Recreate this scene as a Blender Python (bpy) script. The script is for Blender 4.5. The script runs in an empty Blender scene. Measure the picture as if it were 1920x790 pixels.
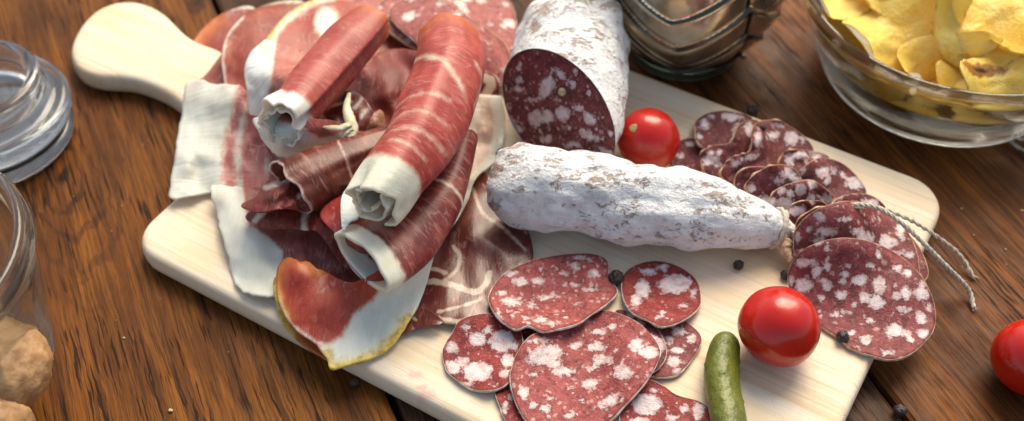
import bpy, math, random
import numpy as np
from mathutils import Vector, noise as mn
PI = math.pi
random.seed(7); rng = np.random.default_rng(7)
SC = bpy.context.scene; COL = SC.collection
# ------------------------------------------------------------------ camera model (centimetres)
FPX = 2142.0; PT = math.radians(48.1); HC = 36.3
cP, sP = math.cos(PT), math.sin(PT)
def P(px, py, z):
    """point of the photograph (1920 px wide) on the horizontal plane z (cm)"""
    px = np.asarray(px, float); py = np.asarray(py, float); z = np.asarray(z, float)
    a = (px-960)/FPX; b = -(py-395)/FPX
    dy = cP+b*sP; dz = -sP+b*cP; t = (z-HC)/dz
    return np.stack([a*t, dy*t, z+0*t], -1)
def proj(v):
    v = np.asarray(v, float); zz = v[..., 2]-HC
    dep = v[..., 1]*cP-zz*sP; u = v[..., 1]*sP+zz*cP
    return 960+FPX*v[..., 0]/dep, 395-FPX*u/dep
def lerp(a, b, t): return a+(b-a)*t
def sstep(a, b, x):
    t = np.clip((x-a)/(b-a), 0, 1); return t*t*(3-2*t)
def cr(pts, n, closed=False):
    """Catmull-Rom through rows of pts, n samples"""
    p = np.asarray(pts, float); m = len(p)
    if closed:
        q = np.vstack([p[-1:], p, p[:2]]); segs = m
    else:
        q = np.vstack([2*p[:1]-p[1:2], p, 2*p[-1:]-p[-2:-1]]); segs = m-1
    d = np.linalg.norm(np.diff(q[1:segs+2, :2], axis=0), axis=1)+1e-6
    cum = np.concatenate([[0], np.cumsum(d)])
    s = np.linspace(0, cum[-1], n, endpoint=not closed)
    i = np.clip(np.searchsorted(cum, s, side='right')-1, 0, segs-1)
    t = ((s-cum[i])/d[i])[:, None]
    p0, p1, p2, p3 = q[i], q[i+1], q[i+2], q[i+3]
    return 0.5*((2*p1)+(-p0+p2)*t+(2*p0-5*p1+4*p2-p3)*t*t+(-p0+3*p1-3*p2+p3)*t**3)
def nz(v, s=1.0, off=0.0):
    return np.array([mn.noise(Vector((p[0]*s+off, p[1]*s-off, p[2]*s+2*off))) for p in v])
def nz2(x, y, s=1.0, off=0.0):
    return np.array([mn.noise(Vector((a*s+off, b*s-off, off))) for a, b in zip(x, y)])
# ------------------------------------------------------------------ objects
def setp(o, label=None, cat=None, group=None, kind=None):
    if label: o['label'] = label
    if cat: o['category'] = cat
    if group: o['group'] = group
    if kind: o['kind'] = kind
    return o
def mesh(name, v, faces, mats, parent=None, origin=None, smooth=True, attr=None, fmat=None, sharp=None):
    """v in cm (world); origin in cm"""
    v = np.asarray(v, float)
    if origin is None:
        if parent is not None: origin = ORG[parent.name]
        else:
            origin = v.mean(0); origin[2] = v[:, 2].min()
    origin = np.asarray(origin, float)
    me = bpy.data.meshes.new(name)
    me.from_pydata(((v-origin)*0.01).tolist(), [], [tuple(int(i) for i in f) for f in faces])
    for m in (mats if isinstance(mats, (list, tuple)) else [mats]): me.materials.append(m)
    if fmat is not None: me.polygons.foreach_set('material_index', np.asarray(fmat, dtype=np.int32))
    me.polygons.foreach_set('use_smooth', np.full(len(me.polygons), smooth))
    if attr is not None:
        for k, a in attr.items():
            at = me.attributes.new(k, 'FLOAT_VECTOR', 'POINT')
            at.data.foreach_set('vector', np.asarray(a, np.float32).ravel())
    me.update()
    if sharp: me.set_sharp_from_angle(angle=math.radians(sharp))
    o = bpy.data.objects.new(name, me); COL.objects.link(o)
    if parent is not None: o.parent = parent
    else: o.location = tuple(origin*0.01)
    ORG[o.name] = origin
    return o
ORG = {}
def empty(name, loc):
    o = bpy.data.objects.new(name, None); COL.objects.link(o)
    o.empty_display_size = 0.01
    o.location = tuple(np.asarray(loc, float)*0.01); ORG[o.name] = np.asarray(loc, float)
    return o
# ------------------------------------------------------------------ node helpers
class M:
    def __init__(s, name):
        s.m = bpy.data.materials.new(name); s.m.use_nodes = True
        s.nt = s.m.node_tree; s.nt.nodes.clear()
        s.out = s.n('OutputMaterial'); s.b = s.n('BsdfPrincipled')
        s.nt.links.new(s.b.outputs[0], s.out.inputs['Surface'])
    def n(s, t, **kw):
        x = s.nt.nodes.new('ShaderNode'+t)
        for k, v in kw.items(): setattr(x, k, v)
        return x
    def put(s, sock, v):
        if isinstance(v, bpy.types.NodeSocket): s.nt.links.new(v, sock)
        elif isinstance(v, (tuple, list)) and sock.type == 'RGBA': sock.default_value = (*v[:3], 1)
        else: sock.default_value = v
    def set(s, **kw):
        for k, v in kw.items(): s.put(s.b.inputs[k.replace('_', ' ')], v)
    def obj(s): return s.n('TexCoord').outputs['Object']
    def map(s, vec, scale=(100, 100, 100), rot=(0, 0, 0), loc=(0, 0, 0)):
        x = s.n('Mapping'); s.put(x.inputs['Vector'], vec)
        if isinstance(loc, bpy.types.NodeSocket): s.nt.links.new(loc, x.inputs['Location'])
        else: x.inputs['Location'].default_value = loc
        x.inputs['Scale'].default_value = scale if isinstance(scale, tuple) else (scale,)*3
        x.inputs['Rotation'].default_value = rot; return x.outputs[0]
    def seeded(s, scale=100.0):
        """object coordinates in cm, shifted by a random amount per object"""
        r = s.n('ObjectInfo').outputs['Random']
        mu = s.math('MULTIPLY', r, 60.0)
        c = s.n('CombineXYZ'); s.put(c.inputs[0], mu); s.put(c.inputs[1], mu); s.put(c.inputs[2], mu)
        return s.map(s.obj(), (scale,)*3, loc=c.outputs[0])
    def noise(s, vec, scale, detail=3, rough=.55, dist=0.0, out=0):
        x = s.n('TexNoise'); s.put(x.inputs['Vector'], vec); x.inputs['Scale'].default_value = scale
        x.inputs['Detail'].default_value = detail; x.inputs['Roughness'].default_value = rough
        x.inputs['Distortion'].default_value = dist; return x.outputs[out]
    def vor(s, vec, scale, feature='F1', rnd=1.0, out='Distance'):
        x = s.n('TexVoronoi', feature=feature); s.put(x.inputs['Vector'], vec)
        x.inputs['Scale'].default_value = scale; x.inputs['Randomness'].default_value = rnd
        return x.outputs[out] if out else x
    def math(s, op, a, b=0.0, c=None):
        x = s.n('Math', operation=op); s.put(x.inputs[0], a); s.put(x.inputs[1], b)
        if c is not None: s.put(x.inputs[2], c)
        return x.outputs[0]
    def vmath(s, op, a, b):
        x = s.n('VectorMath', operation=op); s.put(x.inputs[0], a)
        if op == 'SCALE': s.put(x.inputs['Scale'], b)
        else: s.put(x.inputs[1], b)
        return x.outputs[0]
    def ss(s, a, b, x, lo=0.0, hi=1.0):
        m = s.n('MapRange', interpolation_type='SMOOTHSTEP'); s.put(m.inputs['Value'], x)
        m.inputs['From Min'].default_value = a; m.inputs['From Max'].default_value = b
        m.inputs['To Min'].default_value = lo; m.inputs['To Max'].default_value = hi
        return m.outputs[0]
    def mix(s, f, a, b, blend='MIX'):
        x = s.n('Mix', data_type='RGBA', blend_type=blend); s.put(x.inputs[0], f)
        s.put(x.inputs[6], a); s.put(x.inputs[7], b); return x.outputs[2]
    def warp(s, vec, scale, amt):
        nn = s.noise(vec, scale, 3, out=1)
        d = s.vmath('SUBTRACT', nn, (.5, .5, .5)); d = s.vmath('SCALE', d, amt)
        return s.vmath('ADD', vec, d)
    def bump(s, h, dist, strength=1.0, normal=None):
        x = s.n('Bump'); s.put(x.inputs['Height'], h); x.inputs['Distance'].default_value = dist*0.01
        x.inputs['Strength'].default_value = strength
        if normal is not None: s.put(x.inputs['Normal'], normal)
        return x.outputs[0]
    def attr(s, name):
        a = s.n('Attribute', attribute_name=name); x = s.n('SeparateXYZ')
        s.put(x.inputs[0], a.outputs['Vector']); return x.outputs
def sss(m, w, rad=(.35, .12, .08)):
    m.set(Subsurface_Weight=w, Subsurface_Scale=0.004)
    m.b.inputs['Subsurface Radius'].default_value = rad
# ------------------------------------------------------------------ materials
def mat_table(name, base, dark, mid, knots=()):
    m = M(name); v = m.seeded(100.0); o = m.map(m.obj(), 100.0)
    # grain runs along local Y
    w = m.warp(m.map(v, (1.0, .10, 1.0)), .5, .8)
    n1 = m.noise(w, 1.3, 5, .6)
    n2 = m.noise(m.map(m.warp(v, .5, .3), (7.0, .16, 1.0)), 1.0, 4, .6)
    n4 = m.noise(m.map(m.warp(v, .5, .3), (22.0, .30, 1.0), loc=(2, 5, 0)), 1.0, 3, .6)
    n3 = m.noise(m.map(v, (.30, .12, 1.0)), 1.0, 2)
    c = m.mix(m.ss(.34, .66, n1), mid, base)
    c = m.mix(m.ss(.38, .70, n2, 0, .75), c, dark)
    c = m.mix(m.ss(.45, .70, n4, 0, .45), c, dark)
    c = m.mix(m.ss(.36, .2, n4, 0, .5), c, tuple(x*1.5 for x in base))
    c = m.mix(m.ss(.5, .8, n3, 0, .5), c, dark)
    for (kx, ky, st, per, lo_, hi_) in knots:
        q = m.map(o, (1.0, st, 0.0), loc=(-kx, -ky*st, 0)); q = m.warp(m.warp(q, .45, 1.5), 2.2, .35)
        L = m.n('VectorMath', operation='LENGTH'); m.put(L.inputs[0], q); d = L.outputs['Value']
        sn = m.math('SINE', m.math('MULTIPLY', d, per))
        ring = m.ss(.45, .98, sn)
        fall = m.math('MULTIPLY', m.ss(hi_, lo_, d), m.ss(.25, .5, m.noise(v, 1.3, 4, .7)))
        c = m.mix(m.math('MULTIPLY', m.math('MULTIPLY', ring, fall), .75), c, dark)
        core = m.ss(.42, .2, m.math('ADD', d, m.math('MULTIPLY', m.noise(v, 5.0, 3), .25)))
        c = m.mix(m.math('MULTIPLY', core, .9), c, (.012, .008, .006))
    # open pores: dark dashes along the grain, thick ones in drifts
    pv = m.map(m.warp(v, .7, .22), (9.0, .42, 1.0))
    p1 = m.noise(pv, 1.0, 2, .5); p2 = m.noise(m.map(v, (.45, .16, 1.0), loc=(9, 3, 0)), 1.0, 2)
    pore = m.math('MULTIPLY', m.ss(.565, .62, p1), m.ss(.42, .56, p2))
    fp = m.ss(.58, .68, m.noise(m.map(v, (26, .9, 1.0), loc=(3, 8, 1)), 1.0, 2))
    pore = m.math('MAXIMUM', pore, m.math('MULTIPLY', fp, .6))
    c = m.mix(m.math('MULTIPLY', pore, .84), c, (.012, .006, .004))
    speck = m.ss(.045, .02, m.vor(v, .9)); c = m.mix(m.math('MULTIPLY', speck, .3), c, (.5, .42, .33))
    r = m.ss(.3, .7, m.noise(v, .9, 4), .42, .58)
    m.set(Base_Color=c, Roughness=m.math('ADD', r, m.math('MULTIPLY', pore, .2)), Specular_IOR_Level=.12)
    h = m.math('SUBTRACT', m.math('MULTIPLY', n2, .3), pore)
    m.set(Normal=m.bump(h, .015, .6)); return m.m
def mat_board(stains=()):
    m = M('maple_wood'); v0 = m.map(m.obj(), 100.0)
    v = m.warp(m.map(v0, (.10, 1.0, 1.0)), .6, .5)
    a = m.noise(m.map(v, (.5, 1.3, 1.2)), 1.0, 4, .6)
    b = m.noise(m.map(v, (.7, 4.5, 3.0), loc=(3, 1, 0)), 1.0, 4, .65)
    d = m.noise(m.map(v, (1.6, 13.0, 8.0)), 1.0, 2, .6)
    k = m.noise(m.map(v, (1.6, .45, 1.0), loc=(4, 2, 0)), 1.0, 3)
    c = m.mix(m.ss(.35, .7, a), (.80, .69, .55), (.78, .61, .43))
    c = m.mix(m.ss(.48, .70, b, 0, .6), c, (.66, .46, .27))
    c = m.mix(m.ss(.52, .72, d, 0, .32), c, (.50, .33, .19))
    c = m.mix(m.ss(.50, .72, k, 0, .5), c, (.78, .57, .28))
    pk = m.noise(m.map(v0, (.8, 4.5, 3), loc=(7.7, 2.1, 0)), 1.0, 3)
    c = m.mix(m.ss(.70, .80, pk, 0, .6), c, (.62, .33, .12))
    for (sx_, sy_, sr) in stains:
        q = m.map(v0, (1, 1, 0), loc=(-sx_, -sy_, 0)); L = m.n('VectorMath', operation='LENGTH'); m.put(L.inputs[0], m.warp(q, 1.6, .9))
        c = m.mix(m.math('MULTIPLY', m.ss(sr, sr*.3, L.outputs['Value']), .42), c, (.62, .28, .30))
    cut = m.ss(.012, .0, m.math('ABSOLUTE', m.math('SUBTRACT', m.noise(m.map(v0, (.35, .9, 1), rot=(0, 0, .8)), 1.0, 1), .5)))
    m.set(Base_Color=c, Roughness=m.ss(.3, .7, b, .50, .64), Specular_IOR_Level=.22, Normal=m.bump(m.math('SUBTRACT', m.math('ADD', d, b), m.math('MULTIPLY', cut, .8)), .012, .5))
    return m.m
def mat_salami(name, meat, meat2, fat=(.76, .63, .60), vs=1.7, amt=.3, fine=.5, warp=.35, proc=1.0, blobk=1.0, rough=.36):
    m = M(name); v = m.seeded(100.0); at = m.attr('ctl')
    wv = m.warp(v, 2.6, warp); wv = m.warp(wv, 9.0, .06)
    n1 = m.noise(v, 2.2, 4, .65); n2 = m.noise(v, 8.0, 3, .6)
    c = m.mix(m.ss(.38, .62, n1), meat, meat2)
    c = m.mix(m.ss(.52, .72, n2, 0, .4), c, (.50, .20, .17))
    c = m.mix(m.ss(.48, .36, m.noise(v, 4.5, 5, .7), 0, .65), c, (.085, .010, .014))
    # fat cubes: cells with their own size
    vo = m.vor(wv, vs, out=None); sz = m.n('SeparateXYZ'); m.put(sz.inputs[0], vo.outputs['Color'])
    th = m.ss(0, 1, sz.outputs[0], .02, amt+.14)
    jag = m.math('MULTIPLY', m.math('SUBTRACT', m.noise(m.warp(v, 3.0, .25), 4.2, 5, .7), .5), .62)
    f1 = m.math('ADD', m.math('MULTIPLY', m.math('SUBTRACT', th, vo.outputs['Distance']), .5), m.math('MULTIPLY', jag, .5))
    vo2 = m.vor(wv, vs*2.4, out=None); sz2 = m.n('SeparateXYZ'); m.put(sz2.inputs[0], vo2.outputs['Color'])
    f2 = m.math('SUBTRACT', m.ss(.3, 1, sz2.outputs[1], -.05, .34*fine+.10), vo2.outputs['Distance'])
    f2 = m.math('ADD', m.math('MULTIPLY', f2, .25), m.math('MULTIPLY', jag, .22))
    big = m.math('ADD', m.math('MULTIPLY', at[0], blobk), jag)
    f = m.math('MAXIMUM', f1, big)
    fm = m.ss(-.02, .035, f)
    f2m = m.ss(-.01, .035, f2)
    fc = m.mix(m.ss(.3, .7, m.noise(v, 5.0, 4, .65)), fat, tuple(min(.85, x*1.10) for x in fat))
    fc = m.mix(m.ss(.46, .68, m.noise(v, 3.4, 4, .6), 0, .7), fc, (.58, .34, .31))
    smear = m.ss(.56, .66, m.noise(m.warp(v, 2.0, .5), 3.4, 4, .7))
    c = m.mix(m.math('MULTIPLY', smear, .28), c, (.60, .34, .30))
    c = m.mix(m.math('MULTIPLY', f2m, m.ss(.3, .7, m.noise(v, 3.0, 2), .35, .85)), c, (.66, .44, .41))
    c = m.mix(m.math('MULTIPLY', fm, m.ss(-.02, .16, f, .45, 1.0)), c, fc)
    edge = m.ss(.10, .0, m.math('SUBTRACT', at[1], m.math('MULTIPLY', n2, .06)))
    c = m.mix(m.math('MULTIPLY', edge, .5), c, (.14, .02, .015))
    m.set(Base_Color=c, Roughness=m.math('ADD', rough+.04, m.math('MULTIPLY', n2, .22)), Specular_IOR_Level=.38)
    h = m.math('ADD', m.math('MULTIPLY', n2, .6), m.math('ADD', m.math('MULTIPLY', fm, .35), m.noise(v, 18.0, 3)))
    m.set(Normal=m.bump(h, .05, .85)); sss(m, .12); return m.m
def mat_rind(name, c1, c2, s=4.0):
    m = M(name); v = m.seeded(100.0); n1 = m.noise(v, s, 4, .65)
    c = m.mix(m.ss(.38, .62, n1), c1, c2)
    m.set(Base_Color=c, Roughness=.6, Normal=m.bump(m.noise(v, 9.0, 4), .04, .7)); sss(m, .1); return m.m
def mat_ham(name, meat, meat2, fat=(.84, .76, .64), orange=(.50, .12, .02), yellow=(.78, .50, .10), rot=0.0,
            vein=.5, wild=.22, rough=.36, coat=.12, stri=.0, fatfine=.0, veincol=None, fibre=2.2, coords=None, soft=1.0, alpha=0.0):
    """cured ham: ctl.x = distance into the fat (cm), ctl.y = dry orange rim 0..1, ctl.z = yellow skin 0..1"""
    m = M(name); v = m.seeded(100.0); at = m.attr('ctl')
    if coords:
        ga = m.n('Attribute', attribute_name='gr').outputs['Vector']
        a = m.map(ga, (1.3, .28, 1.0))
    else: a = m.map(v, (1.0, .28, .6), rot=(0, 0, rot))
    n1 = m.noise(v, 1.1, 4, .6); n2 = m.noise(a, fibre*2.6, 4, .6)
    c = m.mix(m.ss(.3, .7, n1), meat, meat2)
    c = m.mix(m.ss(.42, .75, n2, 0, .5), c, tuple(min(1, x*1.7+.03) for x in meat2))
    # marbling: thin crooked threads of fat
    wa = m.warp(a, 1.5, .8)
    t1 = m.math('ABSOLUTE', m.math('SUBTRACT', m.noise(wa, fibre*.75, 3, .55), .5))
    msk = m.ss(.40, .62, m.noise(v, .9, 2))
    th = m.math('MULTIPLY', m.ss(.030, .002, t1), msk)
    dots = m.math('MULTIPLY', m.ss(.70, .78, m.noise(m.map(v, (2.4, .9, 2), rot=(0, 0, rot)), 3.2, 2)), .8)
    th = m.math('MAXIMUM', th, dots)
    vc = veincol or (.66, .34, .29)
    c = m.mix(m.math('MULTIPLY', th, vein), c, vc)
    if coords:
        rs_ = m.math('MULTIPLY', m.ss(.56, .68, m.noise(m.map(m.warp(ga, .8, .5), (4.2, .55, 1.0)), 1.0, 4, .6)), m.ss(.36, .6, m.noise(ga, .7, 2)))
        c = m.mix(m.math('MULTIPLY', rs_, .38), c, vc)
        blot = m.ss(.48, .75, m.noise(m.map(ga, (1.0, .5, 1)), 1.1, 4, .65)); c = m.mix(m.math('MULTIPLY', blot, .35), c, (.62, .24, .17))
    org = m.math('MULTIPLY', at[1], m.ss(.2, .6, m.noise(v, 2.0, 3), .55, 1.0))
    c = m.mix(org, c, orange)
    nf = m.math('SUBTRACT', m.noise(m.map(v, (1.6, 1.0, 1.0), rot=(0, 0, rot)), 2.2, 4, .62), .5)
    f = m.math('ADD', at[0], m.math('MULTIPLY', nf, wild))
    fm = m.ss(-.07*soft, .11*soft, f)
    fc = m.mix(m.ss(.35, .7, m.noise(a, 2.0, 3)), fat, tuple(x*.86 for x in fat))
    fc = m.mix(m.ss(.42, .72, m.noise(v, .7, 3), 0, .6), fc, (.66, .60, .50))
    fc = m.mix(m.ss(.30, -.04, f, 0, .75), fc, tuple(.5*(x+y) for x, y in zip(fat, (.7, .32, .26))))
    c = m.mix(fm, c, fc)
    yl = m.ss(.15, .75, m.math('ADD', at[2], m.math('MULTIPLY', m.math('SUBTRACT', m.noise(v, 2.5, 4), .5), .6)))
    yc = m.mix(m.ss(.4, .65, m.noise(v, 5.0, 4)), yellow, tuple(x*.55 for x in yellow))
    c = m.mix(yl, c, yc)
    m.set(Base_Color=c, Roughness=m.math('ADD', rough, m.math('MULTIPLY', n2, .2)), Specular_IOR_Level=.38,
          Coat_Weight=coat, Coat_Roughness=.28)
    h = m.math('ADD', m.math('MULTIPLY', n2, .8), m.math('MULTIPLY', m.noise(v, 14.0, 3), .35))
    nb = m.bump(h, .035, .8)
    if stri > 0:
        sw = m.noise(m.map(v, (.35, 5.0, .6), rot=(0, 0, rot)), 1.0, 2, .5)
        nb = m.bump(sw, stri, .9, nb)
    m.set(Normal=nb)
    if alpha: m.set(Alpha=m.math('SUBTRACT', 1.0, m.math('MULTIPLY', fm, alpha)))
    m.set(Subsurface_Weight=m.math('ADD', .18, m.math('MULTIPLY', fm, .5)), Subsurface_Scale=.010)
    m.b.inputs['Subsurface Radius'].default_value = (.6, .38, .26); return m.m
def mat_mould():
    """white bloom on a sausage casing, worn through in patches"""
    m = M('mould_casing'); v = m.seeded(100.0); at = m.attr('ctl')
    w = m.warp(v, 1.2, .7)
    a = m.map(w, (.8, 1.4, 1.3))
    n1 = m.noise(a, 1.3, 6, .72); n2 = m.noise(a, 4.5, 5, .75); n3 = m.noise(v, .6, 2)
    s = m.math('ADD', m.math('MULTIPLY', n1, .62), m.math('MULTIPLY', n2, .38))
    s = m.math('ADD', s, m.math('MULTIPLY', m.math('SUBTRACT', n3, .5), .22))
    s = m.math('ADD', s, m.math('MULTIPLY', at[0], 1.0))
    bare = m.ss(.562, .585, s)
    half = m.ss(.515, .58, s)
    bc = m.mix(m.ss(.35, .65, m.noise(v, 2.0, 3)), (.36, .24, .21), (.44, .33, .22))
    bc = m.mix(m.ss(.55, .7, n2, 0, .7), bc, (.14, .06, .06))
    wc = m.mix(m.ss(.45, .75, m.noise(v, 2.5, 5, .65)), (.85, .86, .87), (.66, .65, .66))
    c = m.mix(m.math('MULTIPLY', half, .5), wc, (.46, .37, .37))
    c = m.mix(m.math('MULTIPLY', bare, .8), c, bc)
    sp = m.ss(.13, .06, m.vor(m.warp(v, 4.0, .2), 1.6)); sp = m.math('MULTIPLY', sp, m.ss(.5, .6, m.noise(v, 1.1, 2)))
    c = m.mix(m.math('MULTIPLY', sp, .75), c, (.16, .16, .14))
    m.set(Base_Color=c, Roughness=.78, Specular_IOR_Level=.25)
    h = m.math('SUBTRACT', m.math('ADD', m.noise(v, 5.5, 5, .7), m.math('MULTIPLY', m.noise(m.map(w, (1, 3.0, 3.0)), 1.6, 3), .9)), m.math('MULTIPLY', bare, .25))
    m.set(Normal=m.bump(h, .14, .9)); sss(m, .06); return m.m
def mat_simple(name, col, rough=.5, **kw):
    m = M(name); v = m.seeded(100.0)
    c = m.mix(m.ss(.3, .7, m.noise(v, kw.pop('ns', 3.0), 4)), col, kw.pop('col2', tuple(x*.75 for x in col)))
    bd = kw.pop('bd', .02); bs = kw.pop('bs', 8.0); sw = kw.pop('sss', 0)
    m.set(Base_Color=c, Roughness=rough, Normal=m.bump(m.noise(v, bs, 4), bd, .6), **kw)
    if sw: sss(m, sw)
    return m.m
def mat_glass(name, tint=(.96, .985, .98), rough=.0, ior=1.5, clear=.14):
    m = M(name)
    m.set(Base_Color=tint, Roughness=rough, IOR=ior, Transmission_Weight=1.0)
    v = m.map(m.obj(), 100.0); m.set(Normal=m.bump(m.noise(v, .9, 2), .02, .5))
    t = m.n('BsdfTransparent'); mx = m.n('MixShader'); mx.inputs[0].default_value = clear
    m.nt.links.new(m.b.outputs[0], mx.inputs[1]); m.nt.links.new(t.outputs[0], mx.inputs[2]); m.nt.links.new(mx.outputs[0], m.out.inputs[0])
    return m.m
def mat_tomato():
    m = M('tomato_skin'); v = m.seeded(100.0)
    c = m.mix(m.ss(.3, .7, m.noise(v, .6, 3)), (.56, .012, .004), (.44, .008, .004))
    sp = m.ss(.055, .03, m.vor(v, 5.0)); c = m.mix(m.math('MULTIPLY', sp, .25), c, (.75, .22, .06))
    m.set(Base_Color=c, Roughness=.24, Specular_IOR_Level=.5, Coat_Weight=.2, Coat_Roughness=.08,
          Normal=m.bump(m.noise(v, 1.2, 3), .05, .5)); sss(m, .15, (.6, .06, .02)); return m.m
def mat_chip():
    m = M('potato_chip'); v = m.seeded(100.0); at = m.attr('ctl')
    c = m.mix(m.ss(.3, .7, m.noise(v, 1.2, 4, .6)), (.97, .58, .085), (.96, .66, .17))
    c = m.mix(m.ss(.5, .75, m.noise(v, 5.0, 4, .6), 0, .55), c, (.94, .72, .32))
    c = m.mix(m.ss(.60, .78, m.noise(v, 1.6, 4, .6), 0, .5), c, (.55, .24, .03))
    ed = m.math('MULTIPLY', m.ss(.16, .0, at[1]), m.ss(.5, .66, m.noise(v, 1.4, 3)))
    c = m.mix(m.math('MULTIPLY', ed, .75), c, (.36, .13, .02))
    bn = m.ss(-.05, .12, m.math('ADD', at[0], m.math('MULTIPLY', m.math('SUBTRACT', m.noise(v, 3.0, 4), .5), .5)))
    c = m.mix(m.math('MULTIPLY', bn, .9), c, (.22, .07, .015))
    bn2 = m.ss(.22, .32, m.math('ADD', at[0], m.math('MULTIPLY', m.math('SUBTRACT', m.noise(v, 5.0, 4), .5), .3)))
    c = m.mix(bn2, c, (.03, .012, .006))
    m.set(Base_Color=c, Roughness=.36, Specular_IOR_Level=.5)
    m.set(Normal=m.bump(m.math('ADD', m.noise(v, 4.5, 4, .6), m.math('MULTIPLY', m.noise(v, 13.0, 3), .4)), .08, .9)); sss(m, .3, (.8, .5, .1)); return m.m
def mat_gherkin():
    m = M('gherkin_skin'); v = m.map(m.obj(), 100.0)
    c = m.mix(m.ss(.3, .7, m.noise(v, 1.0, 3)), (.145, .155, .016), (.09, .11, .012))
    c = m.mix(m.ss(.5, .75, m.noise(m.map(v, (2.2, .4, 1)), 1.6, 3), 0, .7), c, (.19, .21, .035))
    c = m.mix(m.ss(.62, .75, m.noise(v, 5.0, 2), 0, .6), c, (.22, .25, .07))
    at = m.attr('ctl'); c = m.mix(m.math('MULTIPLY', at[0], .8), c, (.045, .085, .012))
    m.set(Base_Color=c, Roughness=.42, Coat_Weight=.06, Coat_Roughness=.2, Normal=m.bump(m.noise(v, 4.0, 3), .08, .8)); sss(m, .12, (.3, .4, .05)); return m.m
def mat_twine():
    m = M('linen_twine'); v = m.map(m.obj(), 100.0)
    c = m.mix(m.ss(.35, .65, m.noise(v, 9.0, 4)), (.66, .60, .50), (.46, .39, .30))
    m.set(Base_Color=c, Roughness=.85, Normal=m.bump(m.noise(m.map(v, (4, 12, 4)), 3.0, 3), .03, .8)); return m.m
def mat_tumbler():
    m = M('tarnished_silver'); v = m.map(m.obj(), 100.0)
    n = m.noise(v, 1.2, 4, .6)
    c = m.mix(m.ss(.35, .65, n), (.92, .84, .68), (.74, .64, .48))
    at = m.attr('ctl')
    c = m.mix(m.ss(.45, .9, at[0], 0, .95), c, (.03, .024, .02))
    m.set(Base_Color=c, Metallic=.92, Roughness=m.ss(.3, .7, m.noise(v, 1.5, 2), .10, .24), Normal=m.bump(m.noise(v, .8, 1), .04, .3)); return m.m

MT = {}
MT['salami'] = mat_salami('salami_meat', (.28, .050, .054), (.16, .024, .029), fat=(.74, .64, .63), vs=1.5, amt=.26, fine=.9)
MT['salami_dark'] = mat_salami('salami_meat_dark', (.18, .030, .038), (.10, .014, .020), fat=(.72, .62, .64), vs=1.6, amt=.30)
MT['salami_pink'] = mat_salami('salami_meat_pink', (.40, .082, .078), (.27, .042, .045), fat=(.74, .62, .60), vs=2.0, amt=.08, fine=1.1)
MT['salami_red'] = mat_salami('salami_meat_red', (.34, .030, .027), (.20, .014, .015), fat=(.73, .62, .62), vs=2.0, amt=.08, fine=.7)
MT['salami_face'] = mat_salami('salami_meat_cut', (.20, .034, .040), (.105, .016, .021), fat=(.68, .58, .60), vs=2.2, amt=.16, fine=1.1)
MT['salami_pale'] = mat_salami('salami_meat_pale', (.44, .12, .11), (.32, .07, .07), fat=(.78, .66, .64), vs=1.3, amt=.42)
MT['rind'] = mat_rind('slice_rind', (.66, .50, .36), (.50, .26, .13))
MT['rind_white'] = mat_rind('slice_rind_white', (.78, .72, .66), (.58, .36, .26))
MT['mould'] = mat_mould()
MT['red'] = mat_ham('ham_red', (.42, .055, .042), (.30, .026, .022), fat=(.86, .75, .58), vein=.35, coords=1, soft=2.2, wild=.35)
MT['red_flat'] = mat_ham('ham_red_flat', (.30, .030, .024), (.20, .015, .014), vein=.45, rot=.6)
MT['red_a'] = mat_ham('ham_rose', (.43, .075, .058), (.31, .038, .032), fat=(.86, .79, .68), vein=.3, coords=1, soft=2.2, wild=.35)
MT['pinkish'] = mat_ham('ham_pinkish', (.33, .085, .065), (.22, .040, .032), vein=.4, rot=-.5)
MT['orange'] = mat_ham('ham_orange', (.30, .050, .022), (.20, .026, .014), vein=.25, rot=.2)
MT['brown'] = mat_ham('ham_brown', (.15, .028, .014), (.09, .014, .009), fat=(.72, .60, .52), vein=.25, rough=.34, coat=.25, coords=1)
MT['dark'] = mat_ham('ham_dark_red', (.21, .024, .016), (.12, .012, .009), vein=.35, rough=.46, coat=.08, rot=.7)
MT['dark_roll'] = mat_ham('ham_dark_roll', (.19, .018, .013), (.11, .010, .008), fat=(.88, .80, .64), vein=.3, rough=.38, coat=.15, coords=1)
MT['fat'] = mat_ham('ham_fat', (.42, .12, .10), (.33, .08, .075), fat=(.84, .78, .67), vein=.6, rot=.15, stri=.05, wild=.5, alpha=.16, soft=2.0)
MT['fat_fan'] = mat_ham('ham_fat_fan', (.46, .15, .12), (.36, .10, .08), fat=(.86, .81, .71), vein=.4, rot=1.2, stri=.09, wild=.25)
MT['coppa'] = mat_ham('coppa_meat', (.16, .026, .018), (.085, .012, .010), fat=(.60, .48, .38), vein=.28, rough=.22, coat=.45, wild=.22, rot=.3, soft=.5)
MT['clear'] = mat_ham('translucent_fat', (.50, .38, .29), (.44, .28, .21), fat=(.66, .61, .51), vein=.4, rough=.25, stri=.05, rot=1.1)
MT['skin'] = mat_ham('ham_skinned', (.37, .046, .020), (.24, .020, .012), fat=(.85, .78, .65), vein=.45, rot=-.55, wild=.3, soft=1.5, orange=(.46, .13, .025))
MT['tomato'] = mat_tomato(); MT['chip'] = mat_chip(); MT['gherkin'] = mat_gherkin(); MT['twine'] = mat_twine()
MT['silver'] = mat_tumbler()
MT['glass'] = mat_glass('clear_glass'); MT['glass_green'] = mat_glass('greenish_glass', (.90, .96, .93)); MT['glass_dark'] = mat_glass('smoky_glass', (.02, .03, .027), .12, clear=.0)
MT['pepper'] = mat_simple('black_peppercorn', (.018, .014, .013), .5, col2=(.045, .034, .03), ns=5.0, bd=.06, bs=6.0)
MT['pepper_pale'] = mat_simple('pale_peppercorn', (.50, .44, .26), .5, col2=(.30, .24, .12), ns=5.0, bd=.04)
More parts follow.
